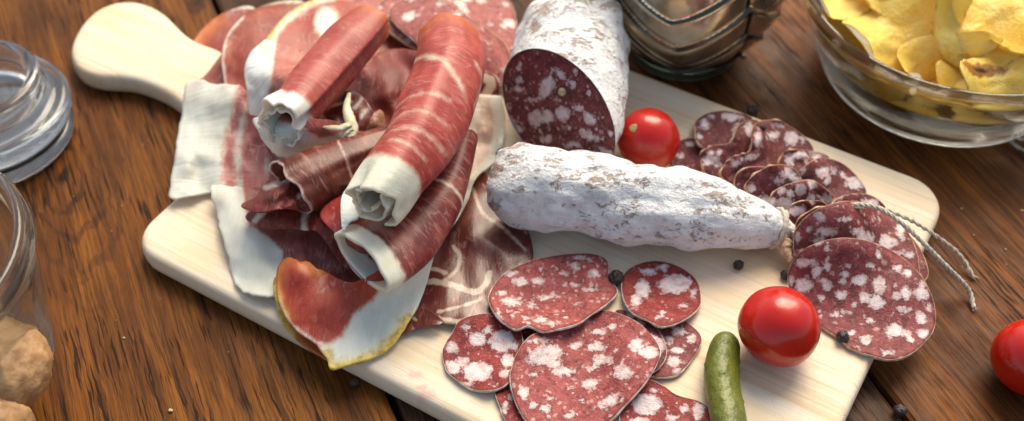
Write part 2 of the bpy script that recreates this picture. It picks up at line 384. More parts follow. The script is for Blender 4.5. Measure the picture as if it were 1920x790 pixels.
MT['walnut'] = mat_simple('walnut_shell', (.52, .30, .145), .6, col2=(.34, .17, .07), ns=2.0, bd=.12, bs=2.6)
MT['gasket'] = mat_simple('rubber_gasket', (.025, .03, .04), .5)
MT['scar'] = mat_simple('tomato_scar', (.50, .42, .20), .7, col2=(.35, .22, .08), ns=9.0)
MT['crumb'] = mat_simple('crumb', (.62, .48, .25), .7)
MT['scrap'] = mat_simple('pale_fat_scrap', (.66, .66, .48), .4, col2=(.60, .50, .34), sss=.15, bd=.04)
MT['scrap_brown'] = mat_simple('frayed_ham_edge', (.42, .20, .12), .45, col2=(.26, .08, .05), sss=.15, bd=.05)
MT['liquid'] = mat_simple('dark_seam', (.01, .007, .005), .8)
# ------------------------------------------------------------------ table
g = P(743, 768, 0)-P(405, 10, 0); g /= np.linalg.norm(g); gp = np.array([-g[1], g[0], 0])   # gp points right
G0 = P(743, 768, 0); PW = 16.92
table = empty('wooden_table', (0, 40, 0)); setp(table, kind='structure')
kl = P(120, 335, 0)
MT['t1'] = mat_table('oak_orange', (.26, .088, .013), (.040, .013, .004), (.14, .042, .007))
MT['t2'] = mat_table('oak_dark', (.10, .040, .017), (.020, .010, .007), (.06, .022, .011))
MT['t3'] = mat_table('oak_brown', (.23, .072, .012), (.028, .010, .005), (.115, .033, .007))
for i in range(-3, 4):
    x0, x1 = i*PW+.09, (i+1)*PW-.09
    ys = np.linspace(-75, 75, 5)
    # rounded plank edges: profile across
    prof = [(x0, -2.6), (x0, -.35), (x0+.05, -.1), (x0+.22, 0.0), (x1-.22, 0.0), (x1-.05, -.1), (x1, -.35), (x1, -2.6)]
    vs = []; n = len(prof); c0 = G0+gp*(i*PW+PW/2); c0 = c0-g*20
    for y in ys:
        for (x, z) in prof:
            w = G0+gp*x-g*(20)+g*y; vs.append((w[0], w[1], z))
    fs = []
    for a in range(len(ys)-1):
        for b in range(n):
            b2 = (b+1) % n; fs.append((a*n+b, (a+1)*n+b, (a+1)*n+b2, a*n+b2))
    fs.append(tuple(range(n))); fs.append(tuple(reversed([(len(ys)-1)*n+b for b in range(n)])))
    m = MT['t1'] if i == -1 else MT['t2'] if i == 0 else MT['t3']
    if i == -1:
        d = kl-c0; kx, ky = d@gp, d@g
        k2 = P(370, 8, 0)-c0
        m = mat_table('oak_knotted', (.26, .088, .013), (.040, .013, .004), (.14, .042, .007),
                      knots=((kx, ky, .42, 7.5, .8, 3.6), (k2@gp, k2@g, .5, 5.0, .3, 1.4)))
    # rotate local frame so that local Y runs along the grain
    V = np.array(vs)-c0; ang = math.atan2(g[1], g[0])-PI/2
    ca, sa = math.cos(-ang), math.sin(-ang)
    L = np.stack([V[:, 0]*ca-V[:, 1]*sa, V[:, 0]*sa+V[:, 1]*ca, V[:, 2]], -1)
    if i == -1:
        # knot coordinates in that frame
        def loc2(w):
            q = w-c0; return q[0]*ca-q[1]*sa, q[0]*sa+q[1]*ca
        a1 = loc2(kl); a2 = loc2(P(370, 8, 0))
        m = mat_table('oak_knotted', (.26, .088, .013), (.040, .013, .004), (.14, .042, .007),
                      knots=((a1[0], a1[1], .34, 10.5, .6, 3.4), (a2[0], a2[1], .5, 5.0, .3, 1.4)))
    o = mesh('plank', L, fs, m, table, origin=(0, 0, 0), smooth=False)
    o.location = tuple((c0-ORG[table.name])*.01); o.rotation_euler = (0, 0, ang); ORG[o.name] = c0
# dark batten under the planks closes the gaps
w0 = G0-g*20
vs = [(w0+gp*a+g*b+np.array([0, 0, z])) for z in (-2.9, -2.62) for a, b in ((-52, -76), (70, -76), (70, 76), (-52, 76))]
mesh('underlay', vs, [(3, 2, 1, 0), (4, 5, 6, 7), (0, 1, 5, 4), (1, 2, 6, 5), (2, 3, 7, 6), (3, 0, 4, 7)], MT['liquid'], table, smooth=False)
# ------------------------------------------------------------------ cutting board
ZB = 1.15; FIL = .28
bu = np.array([.8589, -.5121, 0]); bu /= np.linalg.norm(bu); bn = np.array([.5121, .8589, 0]); bn /= np.linalg.norm(bn)
B0 = P(757.6, 722, ZB)
def buv(w): d = np.asarray(w)-B0; return d@bu, d@bn
n_lo = -FIL*.6; n_hi = buv(P(1178, 129, ZB))[1]+FIL*.5
u_hi = buv(P(1630, 668, ZB))[0]+FIL*.6; u_lo = buv(P(300, 392, ZB))[0]
def arc(cx, cy, r, a0, a1, n=9): return [(cx+r*math.cos(lerp(a0, a1, t)), cy+r*math.sin(lerp(a0, a1, t))) for t in np.linspace(0, 1, n)]
R1, R2 = 1.5, 1.7
out2 = []
out2 += arc(u_hi-1.2, n_lo+1.2, 1.2, -PI/2, 0)
out2 += arc(u_hi-R2, n_hi-R2, R2, 0, PI/2)
out2 += arc(u_lo+2.5, n_hi-2.5, 2.5, PI/2, PI)
hp = [(455, 105), (405, 88), (368, 74), (340, 54), (310, 24), (282, 8), (250, 0), (212, 3), (178, 18), (150, 46), (132, 82), (134, 112), (152, 132), (185, 142), (240, 146), (285, 160), (322, 180), (352, 208), (372, 245)]
hw = [buv(P(x, y, ZB)) for x, y in hp]
hw = [h for h in hw if h[0] < u_lo-.02]
hs = cr([(u_lo, min(hw[0][1]+2.2, n_hi-2.6))]+hw+[(u_lo, hw[-1][1]-1.6)], 70)
out2 += [tuple(h) for h in hs]
out2 += arc(u_lo+R1, n_lo+R1, R1, PI, 3*PI/2)
O2 = np.array(out2); keep = [0]
for i in range(1, len(O2)):
    if np.linalg.norm(O2[i]-O2[keep[-1]]) > .03: keep.append(i)
O2 = O2[keep]
# resample long edges so the side shades evenly
R = []
for i in range(len(O2)):
    a, b = O2[i], O2[(i+1) % len(O2)]; k = max(1, int(np.linalg.norm(b-a)/1.0))
    R += [a+(b-a)*j/k for j in range(k)]
O2 = np.array(R)
T2 = np.roll(O2, -1, 0)-np.roll(O2, 1, 0); T2 /= np.linalg.norm(T2, axis=1)[:, None]
N2 = np.stack([T2[:, 1], -T2[:, 0]], -1)
levels = [(0.42, .02), (.2, .05), (.05, .2), (0, .42), (0, ZB-.45), (.04, ZB-.22), (.12, ZB-.09), (.24, ZB-.025), (.42, ZB)]
vs = []; nb = len(O2)
for ins, z in levels:
    q = O2-N2*ins; w = B0+q[:, :1]*bu+q[:, 1:]*bn; w[:, 2] = z; vs.append(w)
vs = np.vstack(vs); fs = []
for k in range(len(levels)-1):
    for i in range(nb):
        j = (i+1) % nb; fs.append((k*nb+i, k*nb+j, (k+1)*nb+j, (k+1)*nb+i))
# local frame: x along the board
Lb = np.stack([(vs-B0)@bu, (vs-B0)@bn, vs[:, 2]], -1)
# the top is a ladder of strips so that stains can sit on it
MT['board'] = mat_board([(*buv(P(800, 738, ZB)), .45), (*buv(P(778, 702, ZB)), .35), (*buv(P(790, 725, ZB)), .25)])
fs.append(tuple(range(nb-1, -1, -1))); fs.append(tuple((len(levels)-1)*nb+i for i in range(nb)))
board = mesh('cutting_board', Lb, fs, MT['board'], origin=(0, 0, 0), sharp=40)
board.location = (B0[0]*.01, B0[1]*.01, 0.0); board.rotation_euler = (0, 0, math.atan2(bu[1], bu[0])); ORG[board.name] = np.array([B0[0], B0[1], 0])
setp(board, 'pale maple chopping board with a rounded paddle handle, lying on the dark wooden table', 'cutting board')
# ------------------------------------------------------------------ height field used for laying slices on each other
GS = .1; GX0, GY0 = -26.0, 12.0; NX, NY = 520, 420
gx = GX0+GS*np.arange(NX); gy = GY0+GS*np.arange(NY)
XX, YY = np.meshgrid(gx, gy, indexing='ij')
def inpoly(x, y, poly):
    c = np.zeros(x.shape, bool); n = len(poly)
    for i in range(n):
        x1, y1 = poly[i]; x2, y2 = poly[(i+1) % n]
        if y1 == y2: continue
        k = (y1 > y) != (y2 > y); c ^= k & (x < (x2-x1)*(y-y1)/(y2-y1)+x1)
    return c
ov = 3.5
UU = (XX-B0[0])*bu[0]+(YY-B0[1])*bu[1]; VV = (XX-B0[0])*bn[0]+(YY-B0[1])*bn[1]
HF = np.where((UU > u_lo-ov) & (UU < u_hi+ov) & (VV > n_lo-ov) & (VV < n_hi+ov), ZB, 0.0)
def sample(F, x, y):
    fx = np.clip((x-GX0)/GS, 0, NX-1.001); fy = np.clip((y-GY0)/GS, 0, NY-1.001)
    i = fx.astype(int); j = fy.astype(int); a = fx-i; b = fy-j
    return F[i, j]*(1-a)*(1-b)+F[i+1, j]*a*(1-b)+F[i, j+1]*(1-a)*b+F[i+1, j+1]*a*b
def boxblur(F, r):
    for ax in (0, 1):
        c = np.cumsum(np.concatenate([np.repeat(np.take(F, [0], ax), r+1, ax), F, np.repeat(np.take(F, [-1], ax), r, ax)], ax), ax)
        n = F.shape[ax]; F = (np.take(c, range(2*r+1, 2*r+1+n), ax)-np.take(c, range(0, n), ax))/(2*r+1)
    return F
def maxf(F, r):
    for ax in (0, 1):
        G = F.copy()
        for k in range(1, r+1):
            G = np.maximum(G, np.maximum(np.roll(F, k, ax), np.roll(F, -k, ax)))
        F = G
    return F
def rest_surface(polyw, stiff):
    mk = inpoly(XX, YY, polyw); mk2 = maxf(mk.astype(float), 2) > 0
    xs = np.where(mk2.any(1))[0]; ys = np.where(mk2.any(0))[0]
    a0, a1, b0, b1 = max(xs[0]-12, 0), min(xs[-1]+13, NX), max(ys[0]-12, 0), min(ys[-1]+13, NY)
    m = mk2[a0:a1, b0:b1]; h = HF[a0:a1, b0:b1]; base = h[m].min()
    G = np.where(m, h, base); G = maxf(G, stiff)
    w = m.astype(float)+1e-4
    w = maxf(w, stiff)
    Z = boxblur(boxblur(G*w, stiff), stiff)/boxblur(boxblur(w, stiff), stiff)
    Fz = np.full_like(HF, base); Fz[a0:a1, b0:b1] = np.maximum(Z, base); return Fz, mk
# ------------------------------------------------------------------ patterns authored in photograph pixels (46 px per cm)
def sd_poly(x, y, poly):
    poly = np.asarray(poly, float); n = len(poly); d = np.full(x.shape, 1e9)
    for i in range(n):
        a = poly[i]; b = poly[(i+1) % n]; ab = b-a
        t = np.clip(((x-a[0])*ab[0]+(y-a[1])*ab[1])/(ab@ab+1e-9), 0, 1)
        d = np.minimum(d, np.hypot(x-a[0]-t*ab[0], y-a[1]-t*ab[1]))
    return np.where(inpoly(x, y, poly), d, -d)/46
def sd_line(x, y, pts, w):
    p = cr(pts, max(8, len(pts)*5)); d = np.full(x.shape, 1e9)
    for i in range(len(p)-1):
        a = p[i]; ab = p[i+1]-a; t = np.clip(((x-a[0])*ab[0]+(y-a[1])*ab[1])/(ab@ab+1e-9), 0, 1)
        d = np.minimum(d, np.hypot(x-a[0]-t*ab[0], y-a[1]-t*ab[1]))
    return (w-d)/46
def sdf(x, y, spec):
    f = np.full(x.shape, -1.0)
    for s in spec:
        if s[0] == 'b':
            _, bx, by, rx, ry = s[:5]; an = math.radians(s[5]) if len(s) > 5 else 0
            dx, dy = x-bx, y-by; u = dx*math.cos(an)+dy*math.sin(an); v = -dx*math.sin(an)+dy*math.cos(an)
            f = np.maximum(f, (1-np.sqrt((u/rx)**2+(v/ry)**2))*min(rx, ry)/46)
        elif s[0] == 'l': f = np.maximum(f, sd_line(x, y, s[1], s[2]))
        elif s[0] == 'p': f = np.maximum(f, sd_poly(x, y, s[1]))
    return f
def crop(pts, sc, ox, oy): return [(ox+p[0]/sc, oy+p[1]/sc) for p in pts]
def cblobs(bl, sc, ox, oy): return [('b', ox+b[0]/sc, oy+b[1]/sc, b[2]/sc, b[3]/sc)+tuple(b[4:]) for b in bl]
# ------------------------------------------------------------------ sheets
def sheet(name, label, cat, outline=None, rows=None, center=None, mat=None, th=.15, stiff=5, fat=(), dry=(), skin=(),
          lift=(), wob=.05, wobs=.8, group=None, rind=None, rindw=.07, nb=120, nr=26, zoff=0.0, edge_n=.08, raise_edge=0.0,
          drymode='poly', update=True, cup=0.0, ragged=0.0, seed=None):
    seed = seed if seed is not None else random.random()*50
    if outline is not None:
        C = cr(outline, nb, True); 
        if ragged:
            cen0 = C.mean(0); rr = nz2(C[:, 0]*.09, C[:, 1]*.09, 1.0, seed)+.5*nz2(C[:, 0]*.25, C[:, 1]*.25, 1.0, seed)
            d = C-cen0; C = C+d/np.linalg.norm(d, axis=1)[:, None]*rr[:, None]*ragged*46
        cen = np.array(center if center else C.mean(0), float)
        rr = np.linspace(0, 1, nr+1)[1:]**.85
        pts = [cen[None]]+[cen+(C-cen)*r for r in rr]; px = np.vstack(pts)
        faces = [(0, 1+(i+1) % nb, 1+i) for i in range(nb)]
        for k in range(nr-1):
            for i in range(nb):
                j = (i+1) % nb; faces.append((1+k*nb+i, 1+k*nb+j, 1+(k+1)*nb+j, 1+(k+1)*nb+i))
        faces = [tuple(reversed(f)) for f in faces]
        bl = [1+(nr-1)*nb+i for i in range(nb)]
        ed = np.concatenate([[1.0]]+[np.full(nb, 1-r) for r in rr])
    else:
        nu, nv = 64, 64
        rws = np.array([cr(r, nv) for r in rows]); 
        gridp = np.array([cr(rws[:, j, :], nu) for j in range(nv)])       # nv x nu
        px = gridp.reshape(-1, 2); faces = []
        for a in range(nv-1):
            for b in range(nu-1): faces.append((a*nu+b, a*nu+b+1, (a+1)*nu+b+1, (a+1)*nu+b))
        bl = [b for b in range(nu)]+[a*nu+nu-1 for a in range(1, nv)]+[(nv-1)*nu+b for b in range(nu-2, -1, -1)]+[a*nu for a in range(nv-2, 0, -1)]
        C = px[bl]
        aa, bb = np.meshgrid(np.linspace(0, 1, nv), np.linspace(0, 1, nu), indexing='ij')
        ed = np.minimum(np.minimum(aa, 1-aa), np.minimum(bb, 1-bb)).ravel()*2
    x, y = px[:, 0], px[:, 1]
    z = np.full(len(px), ZB+.4); lf = np.zeros(len(px))+zoff
    for (lx, ly, h, rx, *ry) in lift:
        ryy = ry[0] if ry else rx; lf += h*np.exp(-((x-lx)/rx)**2-((y-ly)/ryy)**2)
    dcm = sd_poly(x, y, C) if len(px) < 9000 else sd_poly(x, y, C[::2])
    dcm = np.maximum(dcm, 0)
    lf += raise_edge*np.exp(-dcm/.35)+cup*(1-ed)**2
    if edge_n: lf += edge_n*np.exp(-dcm/.4)*np.abs(nz2(x*.03, y*.03, 1.0, seed))*2
    if wob: lf += wob*(nz2(x/46, y/46, wobs, seed)+.6)
    for it in range(5):
        w = P(x, y, z)
        if it in (0, 2, 4): Fz, mk = rest_surface([tuple(q) for q in w[bl][:, :2][::(2 if outline is not None else 3)]], stiff)
        z = .35*z+.65*(sample(Fz, w[:, 0], w[:, 1])+lf+th+.02)
    w = P(x, y, z)
    if update:
        # raise the height field under this sheet
        t = np.array(w); top = np.full_like(HF, -1.0)
        ii = np.clip(((t[:, 0]-GX0)/GS).round().astype(int), 0, NX-1); jj = np.clip(((t[:, 1]-GY0)/GS).round().astype(int), 0, NY-1)
        np.maximum.at(top, (ii, jj), t[:, 2]); top = maxf(top, 2)
        HF[:] = np.where(mk & (top > 0), np.maximum(HF, np.minimum(top, HF+2.5)), HF)
    # normals
    tri = np.array([f[:3] for f in faces]); nn = np.zeros_like(w)
    fn = np.cross(w[tri[:, 1]]-w[tri[:, 0]], w[tri[:, 2]]-w[tri[:, 0]])
    for k in range(3): np.add.at(nn, tri[:, k], fn)
    nn /= np.linalg.norm(nn, axis=1)[:, None]+1e-9
    if nn[:, 2].mean() < 0:
        faces = [tuple(reversed(f)) for f in faces]; nn = -nn
    N = len(w); bot = w-nn*th
    V = np.vstack([w, bot]); FS = list(faces)+[tuple(N+i for i in reversed(f)) for f in faces]
    nbl = len(bl)
    # orientation of the wall
    area = 0
    for i in range(nbl):
        a, b = w[bl[i]], w[bl[(i+1) % nbl]]; area += a[0]*b[1]-b[0]*a[1]
    BL = bl if area > 0 else bl[::-1]
    for i in range(nbl):
        a, b = BL[i], BL[(i+1) % nbl]; FS.append((a, N+a, N+b, b))
    f = sdf(x, y, fat); dr = np.zeros(N); sk = np.zeros(N)
    if dry: dr = np.clip(.5+sdf(x, y, dry)/.5, 0, 1)
    if skin: sk = np.clip(.5+sdf(x, y, skin)/.9, 0, 1)
    if rind is None or cat != 'salami slice':
        A = np.stack([f, dr, sk], -1)
    else: A = np.stack([f, dcm, sk], -1)
    A = np.vstack([A, A])
    o = mesh(name, V, FS, mat, attr={'ctl': A}); setp(o, label, cat, group)
    if rind is not None:
        # casing: a soft band hugging the rim
        pr = []; Cn = w[BL]; Bn = bot[BL]; Nn = nn[BL]
        Tg = np.roll(Cn, -1, 0)-np.roll(Cn, 1, 0); Tg /= np.linalg.norm(Tg, axis=1)[:, None]+1e-9
        On = np.cross(Tg, Nn); On /= np.linalg.norm(On, axis=1)[:, None]+1e-9
        k = rindw*.8*(1+1.2*np.array([mn.noise(Vector((p[0]*1.6+seed, p[1]*1.6, 0))) for p in Cn]))[:, None]
        loops = [Cn-On*k*.2-Nn*.012, Cn+On*k*.05+Nn*k*.08, Cn+On*k*.45+Nn*k*.12, Cn+On*k*.6-Nn*th*.5, Bn+On*k*.35-Nn*.006, Bn-On*k*.5-Nn*.012]
        VV_ = np.vstack(loops); FF = []; L = len(loops)
        for a in range(L):
            for i in range(nbl):
                j = (i+1) % nbl; a2 = (a+1) % L
                FF.append((a*nbl+i, a2*nbl+i, a2*nbl+j, a*nbl+j))
        mesh('casing', VV_, FF, rind, o)
    return o
# ------------------------------------------------------------------ rolls
def roll(name, label, secs, mat, turns=1.6, shrink=.3, th=.12, phi0=-90, fat_s=None, fat_e=None, lines=(), dry_s=None, frill=.1,
         nu=90, nv=130, wob=.09, hand=1, flare=0.0, group=None, jag=.08, frillf=3.0, patches=()):
    q = np.array([list(P(s[0], s[1], s[2]))+[s[3], s[4]] for s in secs])
    q3 = cr(q, nu); Cn = q3[:, :3]; a = q3[:, 3]; b = q3[:, 4]
    T = np.gradient(Cn, axis=0); T /= np.linalg.norm(T, axis=1)[:, None]
    Z = np.array([0, 0, 1.0]); Nn = Z-(T@Z)[:, None]*T; Nn /= np.linalg.norm(Nn, axis=1)[:, None]
    Bn = np.cross(Nn, T)        # to the right when looking from the mouth back
    ph = np.radians(phi0)+hand*np.linspace(0, turns*2*PI, nv); pr = np.linspace(0, 1, nv)
    s = np.linspace(0, 1, nu)
    Ls = np.concatenate([[0], np.cumsum(np.linalg.norm(np.diff(Cn, axis=0), axis=1))]); Lt = Ls[-1]
    sd = random.random()*30
    V = np.zeros((nu, nv, 3)); Fat = np.full((nu, nv), -1.0); Dry = np.zeros((nu, nv)); Skn = np.zeros((nu, nv))
    for i in range(nu):
        k = (1-shrink*pr*turns)*(1+flare*sstep(.8, 1.0, s[i]))
        rn = np.array([mn.noise(Vector((math.cos(p)*1.2+sd, math.sin(p)*1.2, Ls[i]*.45+t*2))) for p, t in zip(ph, pr)])
        k = k+wob*rn+wob*.35*np.array([mn.noise(Vector((p*3.1+sd, Ls[i]*.25, t*3))) for p, t in zip(ph, pr)])
        fr = frill*sstep(.8, 1, s[i])*np.array([mn.noise(Vector((p*frillf/2, sd, 3.3))) for p in ph])*1.5
        k = k+fr
        sh = np.array([mn.noise(Vector((p*1.4, sd+7, 1.0)))*1.2+mn.noise(Vector((p*5, sd+2, 1.0)))*.2 for p in ph])*jag*4
        ax = (sstep(.75, 1, s[i])-sstep(.25, 0, s[i]))*sh
        V[i] = Cn[i]+(k*a[i]*np.cos(ph))[:, None]*Bn[i]+(k*b[i]*np.sin(ph))[:, None]*Nn[i]+ax[:, None]*T[i]
        if fat_s is not None: Fat[i] = np.maximum(Fat[i], (s[i]-fat_s)*Lt)
        if fat_e is not None: Fat[i] = np.maximum(Fat[i], fat_e*.01)
        if dry_s is not None: Dry[i] = np.clip((dry_s-s[i])/.12, 0, 1)
    phd = np.degrees(ph-np.radians(phi0))*hand+0  # 0..turns*360
    for (pts, wd) in lines:     # (s, degrees from seam)
        rm = .5*(a.mean()+b.mean()); X = np.repeat(s[:, None]*Lt, nv, 1)*46; Y = np.repeat((np.radians(phd)*rm)[None], nu, 0)*46
        Fat = np.maximum(Fat, sd_line(X, Y, [(p[0]*Lt*46, math.radians(p[1])*rm*46) for p in pts], wd))
    # offset surface
    du = np.gradient(V, axis=0); dv = np.gradient(V, axis=1); nn = np.cross(du, dv); nn /= np.linalg.norm(nn, axis=2)[..., None]+1e-9
    out = V-Cn[:, None]; 
    if (nn*out).sum() < 0: nn = -nn
    I = V-nn*th; N = nu*nv; VV_ = np.vstack([V.reshape(-1, 3), I.reshape(-1, 3)]); fs = []
    id_ = lambda i, j, k=0: k*N+i*nv+j
    fl = (np.cross(V[1, 0]-V[0, 0], V[0, 1]-V[0, 0])@nn[0, 0]) > 0
    def add(*f): fs.append(f if fl else f[::-1])
    for i in range(nu-1):
        for j in range(nv-1):
            add(id_(i, j), id_(i+1, j), id_(i+1, j+1), id_(i, j+1)); add(id_(i, j, 1), id_(i, j+1, 1), id_(i+1, j+1, 1), id_(i+1, j, 1))
    for j in range(nv-1):
        add(id_(0, j), id_(0, j+1), id_(0, j+1, 1), id_(0, j, 1)); add(id_(nu-1, j), id_(nu-1, j, 1), id_(nu-1, j+1, 1), id_(nu-1, j+1))
    for i in range(nu-1):
        add(id_(i, 0), id_(i, 0, 1), id_(i+1, 0, 1), id_(i+1, 0)); add(id_(i, nv-1), id_(i+1, nv-1), id_(i+1, nv-1, 1), id_(i, nv-1, 1))
    A = np.stack([Fat, Dry, Skn], -1).reshape(-1, 3); A = np.vstack([A, A])
    rm_ = .5*(a.mean()+b.mean()); G = np.stack([np.repeat((s*Lt)[:, None], nv, 1)+sd, np.repeat((pr*turns*2*PI*rm_)[None], nu, 0)+sd, np.zeros((nu, nv))], -1).reshape(-1, 3)
    o = mesh(name, VV_, fs, mat, attr={'ctl': A, 'gr': np.vstack([G, G])}); setp(o, label, 'ham', group)
    return o
HG = 'cured ham slices heaped on the board'; RG = 'rolled ham slices on the heap'
FG = 'salami slices at the front of the board'; BG = 'overlapping salami slices along the back edge'
S = 'salami slice'
# ------------------------------------------------------------------ ham: bottom layer
sheet('ham_slice', 'leftmost orange-brown ham slice behind the heap, next to the board handle', 'ham slice',
      [(352, 170), (350, 115), (366, 72), (395, 40), (430, 20), (475, 14), (500, 60), (480, 130), (470, 190), (400, 185)],
      mat=MT['orange'], fat=[('l', [(425, 16), (455, 12), (490, 14)], 5)], dry=[('l', [(352, 160), (352, 110), (372, 68), (405, 36)], 16)], cup=.25, lift=[(440, 90, .5, 60)], group=HG, th=.07)
sheet('ham_slice', 'second orange-brown ham slice from the handle, with a thin white left edge', 'ham slice',
      [(432, 205), (420, 150), (416, 105), (428, 62), (462, 26), (510, 6), (565, 2), (610, 30), (600, 100), (560, 180), (490, 225)],
      mat=MT['orange'], fat=[('l', [(430, 190), (419, 150), (416, 105), (426, 65), (455, 32)], 5), ('l', [(470, 10), (520, 4), (565, 2)], 4)], cup=.35, lift=[(500, 110, .9, 70)], group=HG, th=.07)
sheet('ham_slice', 'large ham slice at the back of the heap with a yellow-white fat rim', 'ham slice',
      [(500, 90), (515, 52), (550, 18), (605, -8), (680, -22), (760, -14), (825, 10), (850, 90), (800, 170), (680, 190), (560, 150)],
      mat=MT['skin'], fat=[('l', [(498, 88), (515, 52), (550, 18), (605, -8), (680, -22), (760, -14), (815, 0)], 15), ('b', 612, 42, 24, 32)],
      skin=[('l', [(500, 80), (520, 42), (555, 14), (590, -4)], 5)], cup=.2, lift=[(640, 60, .9, 80)], group=HG, th=.08)
sheet('salami_slice', 'large coarse pale salami slice at the back, behind the biggest ham roll', S,
      [(705, 30), (735, -12), (810, -34), (900, -30), (952, -2), (969, 50), (958, 105), (915, 140), (840, 120), (760, 80)],
      mat=MT['salami_pale'], rind=MT['rind'], lift=[(850, 60, 1.0, 90)], cup=.1)
sheet('salami_slice', 'coarse pale salami slice curling between the back ham roll and the big salami', S,
      [(730, 25), (770, -5), (835, 5), (890, 40), (948, 85), (958, 140), (915, 165), (850, 140), (780, 80)],
      mat=MT['salami_pale'], rind=MT['rind'], lift=[(860, 90, .5, 60)])
sheet('ham_slice', 'dark fatty ham slice between the biggest roll and the big salami', 'ham slice',
      [(830, 150), (880, 130), (925, 140), (935, 180), (900, 225), (850, 250), (800, 260), (790, 200)],
      mat=MT['coppa'], fat=[('l', [(895, 140), (922, 155), (910, 180)], 9), ('l', [(850, 160), (880, 200), (870, 230)], 5)], lift=[(890, 170, .5, 50)], group=HG, th=.08)
sheet('ham_slice', 'ham slice with a broad white fat end draped over the left edge of the board', 'ham slice',
      [(352, 153), (400, 157), (455, 165), (505, 215), (560, 280), (600, 350), (600, 420), (540, 470), (470, 440), (425, 370), (395, 360), (356, 367), (318, 370), (324, 315), (336, 240)],
      center=(460, 300), mat=MT['fat'], fat=[('p', [(340, 140), (450, 150), (438, 210), (424, 260), (418, 330), (440, 420), (380, 420), (300, 380)]), ('l', [(462, 200), (448, 260), (446, 330), (460, 400)], 7), ('l', [(500, 300), (505, 360), (520, 430)], 3)],
      lift=[(380, 250, .35, 80), (345, 300, .2, 40), (470, 300, .3, 60)], ragged=.10, group=HG, th=.09, wob=.22, wobs=1.3)
sheet('ham_slice', 'pinkish ham slice with a long white fat border along the near left of the heap', 'ham slice',
      [(396, 352), (440, 350), (520, 360), (620, 350), (720, 400), (740, 480), (690, 560), (610, 570), (540, 560), (500, 556), (455, 548), (435, 515), (425, 470), (410, 420)],
      center=(560, 460), mat=MT['pinkish'], fat=[('p', [(380, 340), (455, 340), (465, 420), (500, 440), (530, 470), (530, 580), (450, 580), (420, 520), (400, 440)])],
      lift=[(460, 450, .3, 50), (600, 450, .4, 80), (500, 530, .15, 40)], ragged=.09, group=HG, th=.09, wob=.2, wobs=1.2)
sheet('ham_slice', 'dried ham end with grainy skin under the yellow-rinded slice', 'ham slice',
      [(512, 530), (540, 520), (640, 560), (680, 620), (640, 672), (605, 668), (560, 640), (528, 600)],
      mat=MT['skin'], dry=[('l', [(510, 540), (530, 600), (560, 640), (605, 668)], 24)], skin=[('l', [(512, 540), (524, 590), (545, 625)], 9)], group=HG, th=.09, wob=.03)
sheet('ham_slice', 'dark marbled ham slice with curved white veins, between heap and front salami', 'ham slice',
      [(900, 320), (925, 350), (950, 395), (985, 425), (998, 460), (996, 490), (960, 520), (930, 545), (922, 575), (913, 600), (870, 608), (820, 602), (780, 585), (758, 560), (770, 500), (800, 440), (860, 370)],
      center=(875, 490), mat=MT['coppa'], fat=[('l', [(885, 350), (905, 400), (940, 425), (985, 468)], 3.5), ('l', [(768, 545), (800, 528), (850, 535), (890, 548), (912, 532), (918, 512)], 6), ('l', [(850, 462), (862, 480), (857, 505), (840, 522)], 4), ('l', [(785, 508), (815, 505), (835, 512)], 4),
           ('l', [(762, 566), (800, 590), (860, 604), (913, 598)], 5), ('l', [(820, 585), (880, 570), (912, 555)], 3), ('l', [(905, 345), (945, 395), (990, 440)], 1.5)],
      lift=[(880, 420, .45, 60), (840, 560, .2, 60), (960, 470, .25, 40)], group=HG, th=.08, wob=.12, wobs=1.0, raise_edge=.05)
sheet('ham_slice', 'small brown scrap of ham peeking out under the near side of the heap', 'ham slice',
      [(725, 600), (760, 578), (800, 580), (832, 604), (800, 612), (765, 622), (732, 636)],
      mat=MT['coppa'], fat=[('l', [(745, 600), (765, 592), (780, 600)], 3)], group=HG, th=.07)
sheet('ham_slice', 'strip of translucent grey-white fat running down the right flank of the heap', 'ham slice',
      rows=[[(880, 175), (940, 180)], [(862, 230), (948, 225)], [(850, 280), (936, 290)], [(835, 340), (893, 335)], [(815, 390), (876, 380)], [(785, 430), (846, 428)], [(765, 470), (805, 462)]],
      mat=MT['clear'], fat=[('l', [(930, 170), (942, 240), (925, 300), (892, 340), (860, 410), (805, 465)], 16), ('l', [(890, 200), (880, 260), (850, 340), (800, 430)], 10)], lift=[(900, 230, .5, 50), (850, 340, .8, 50), (800, 430, .9, 50)], group=HG, th=.08, wob=.18, wobs=1.6, ragged=.03)
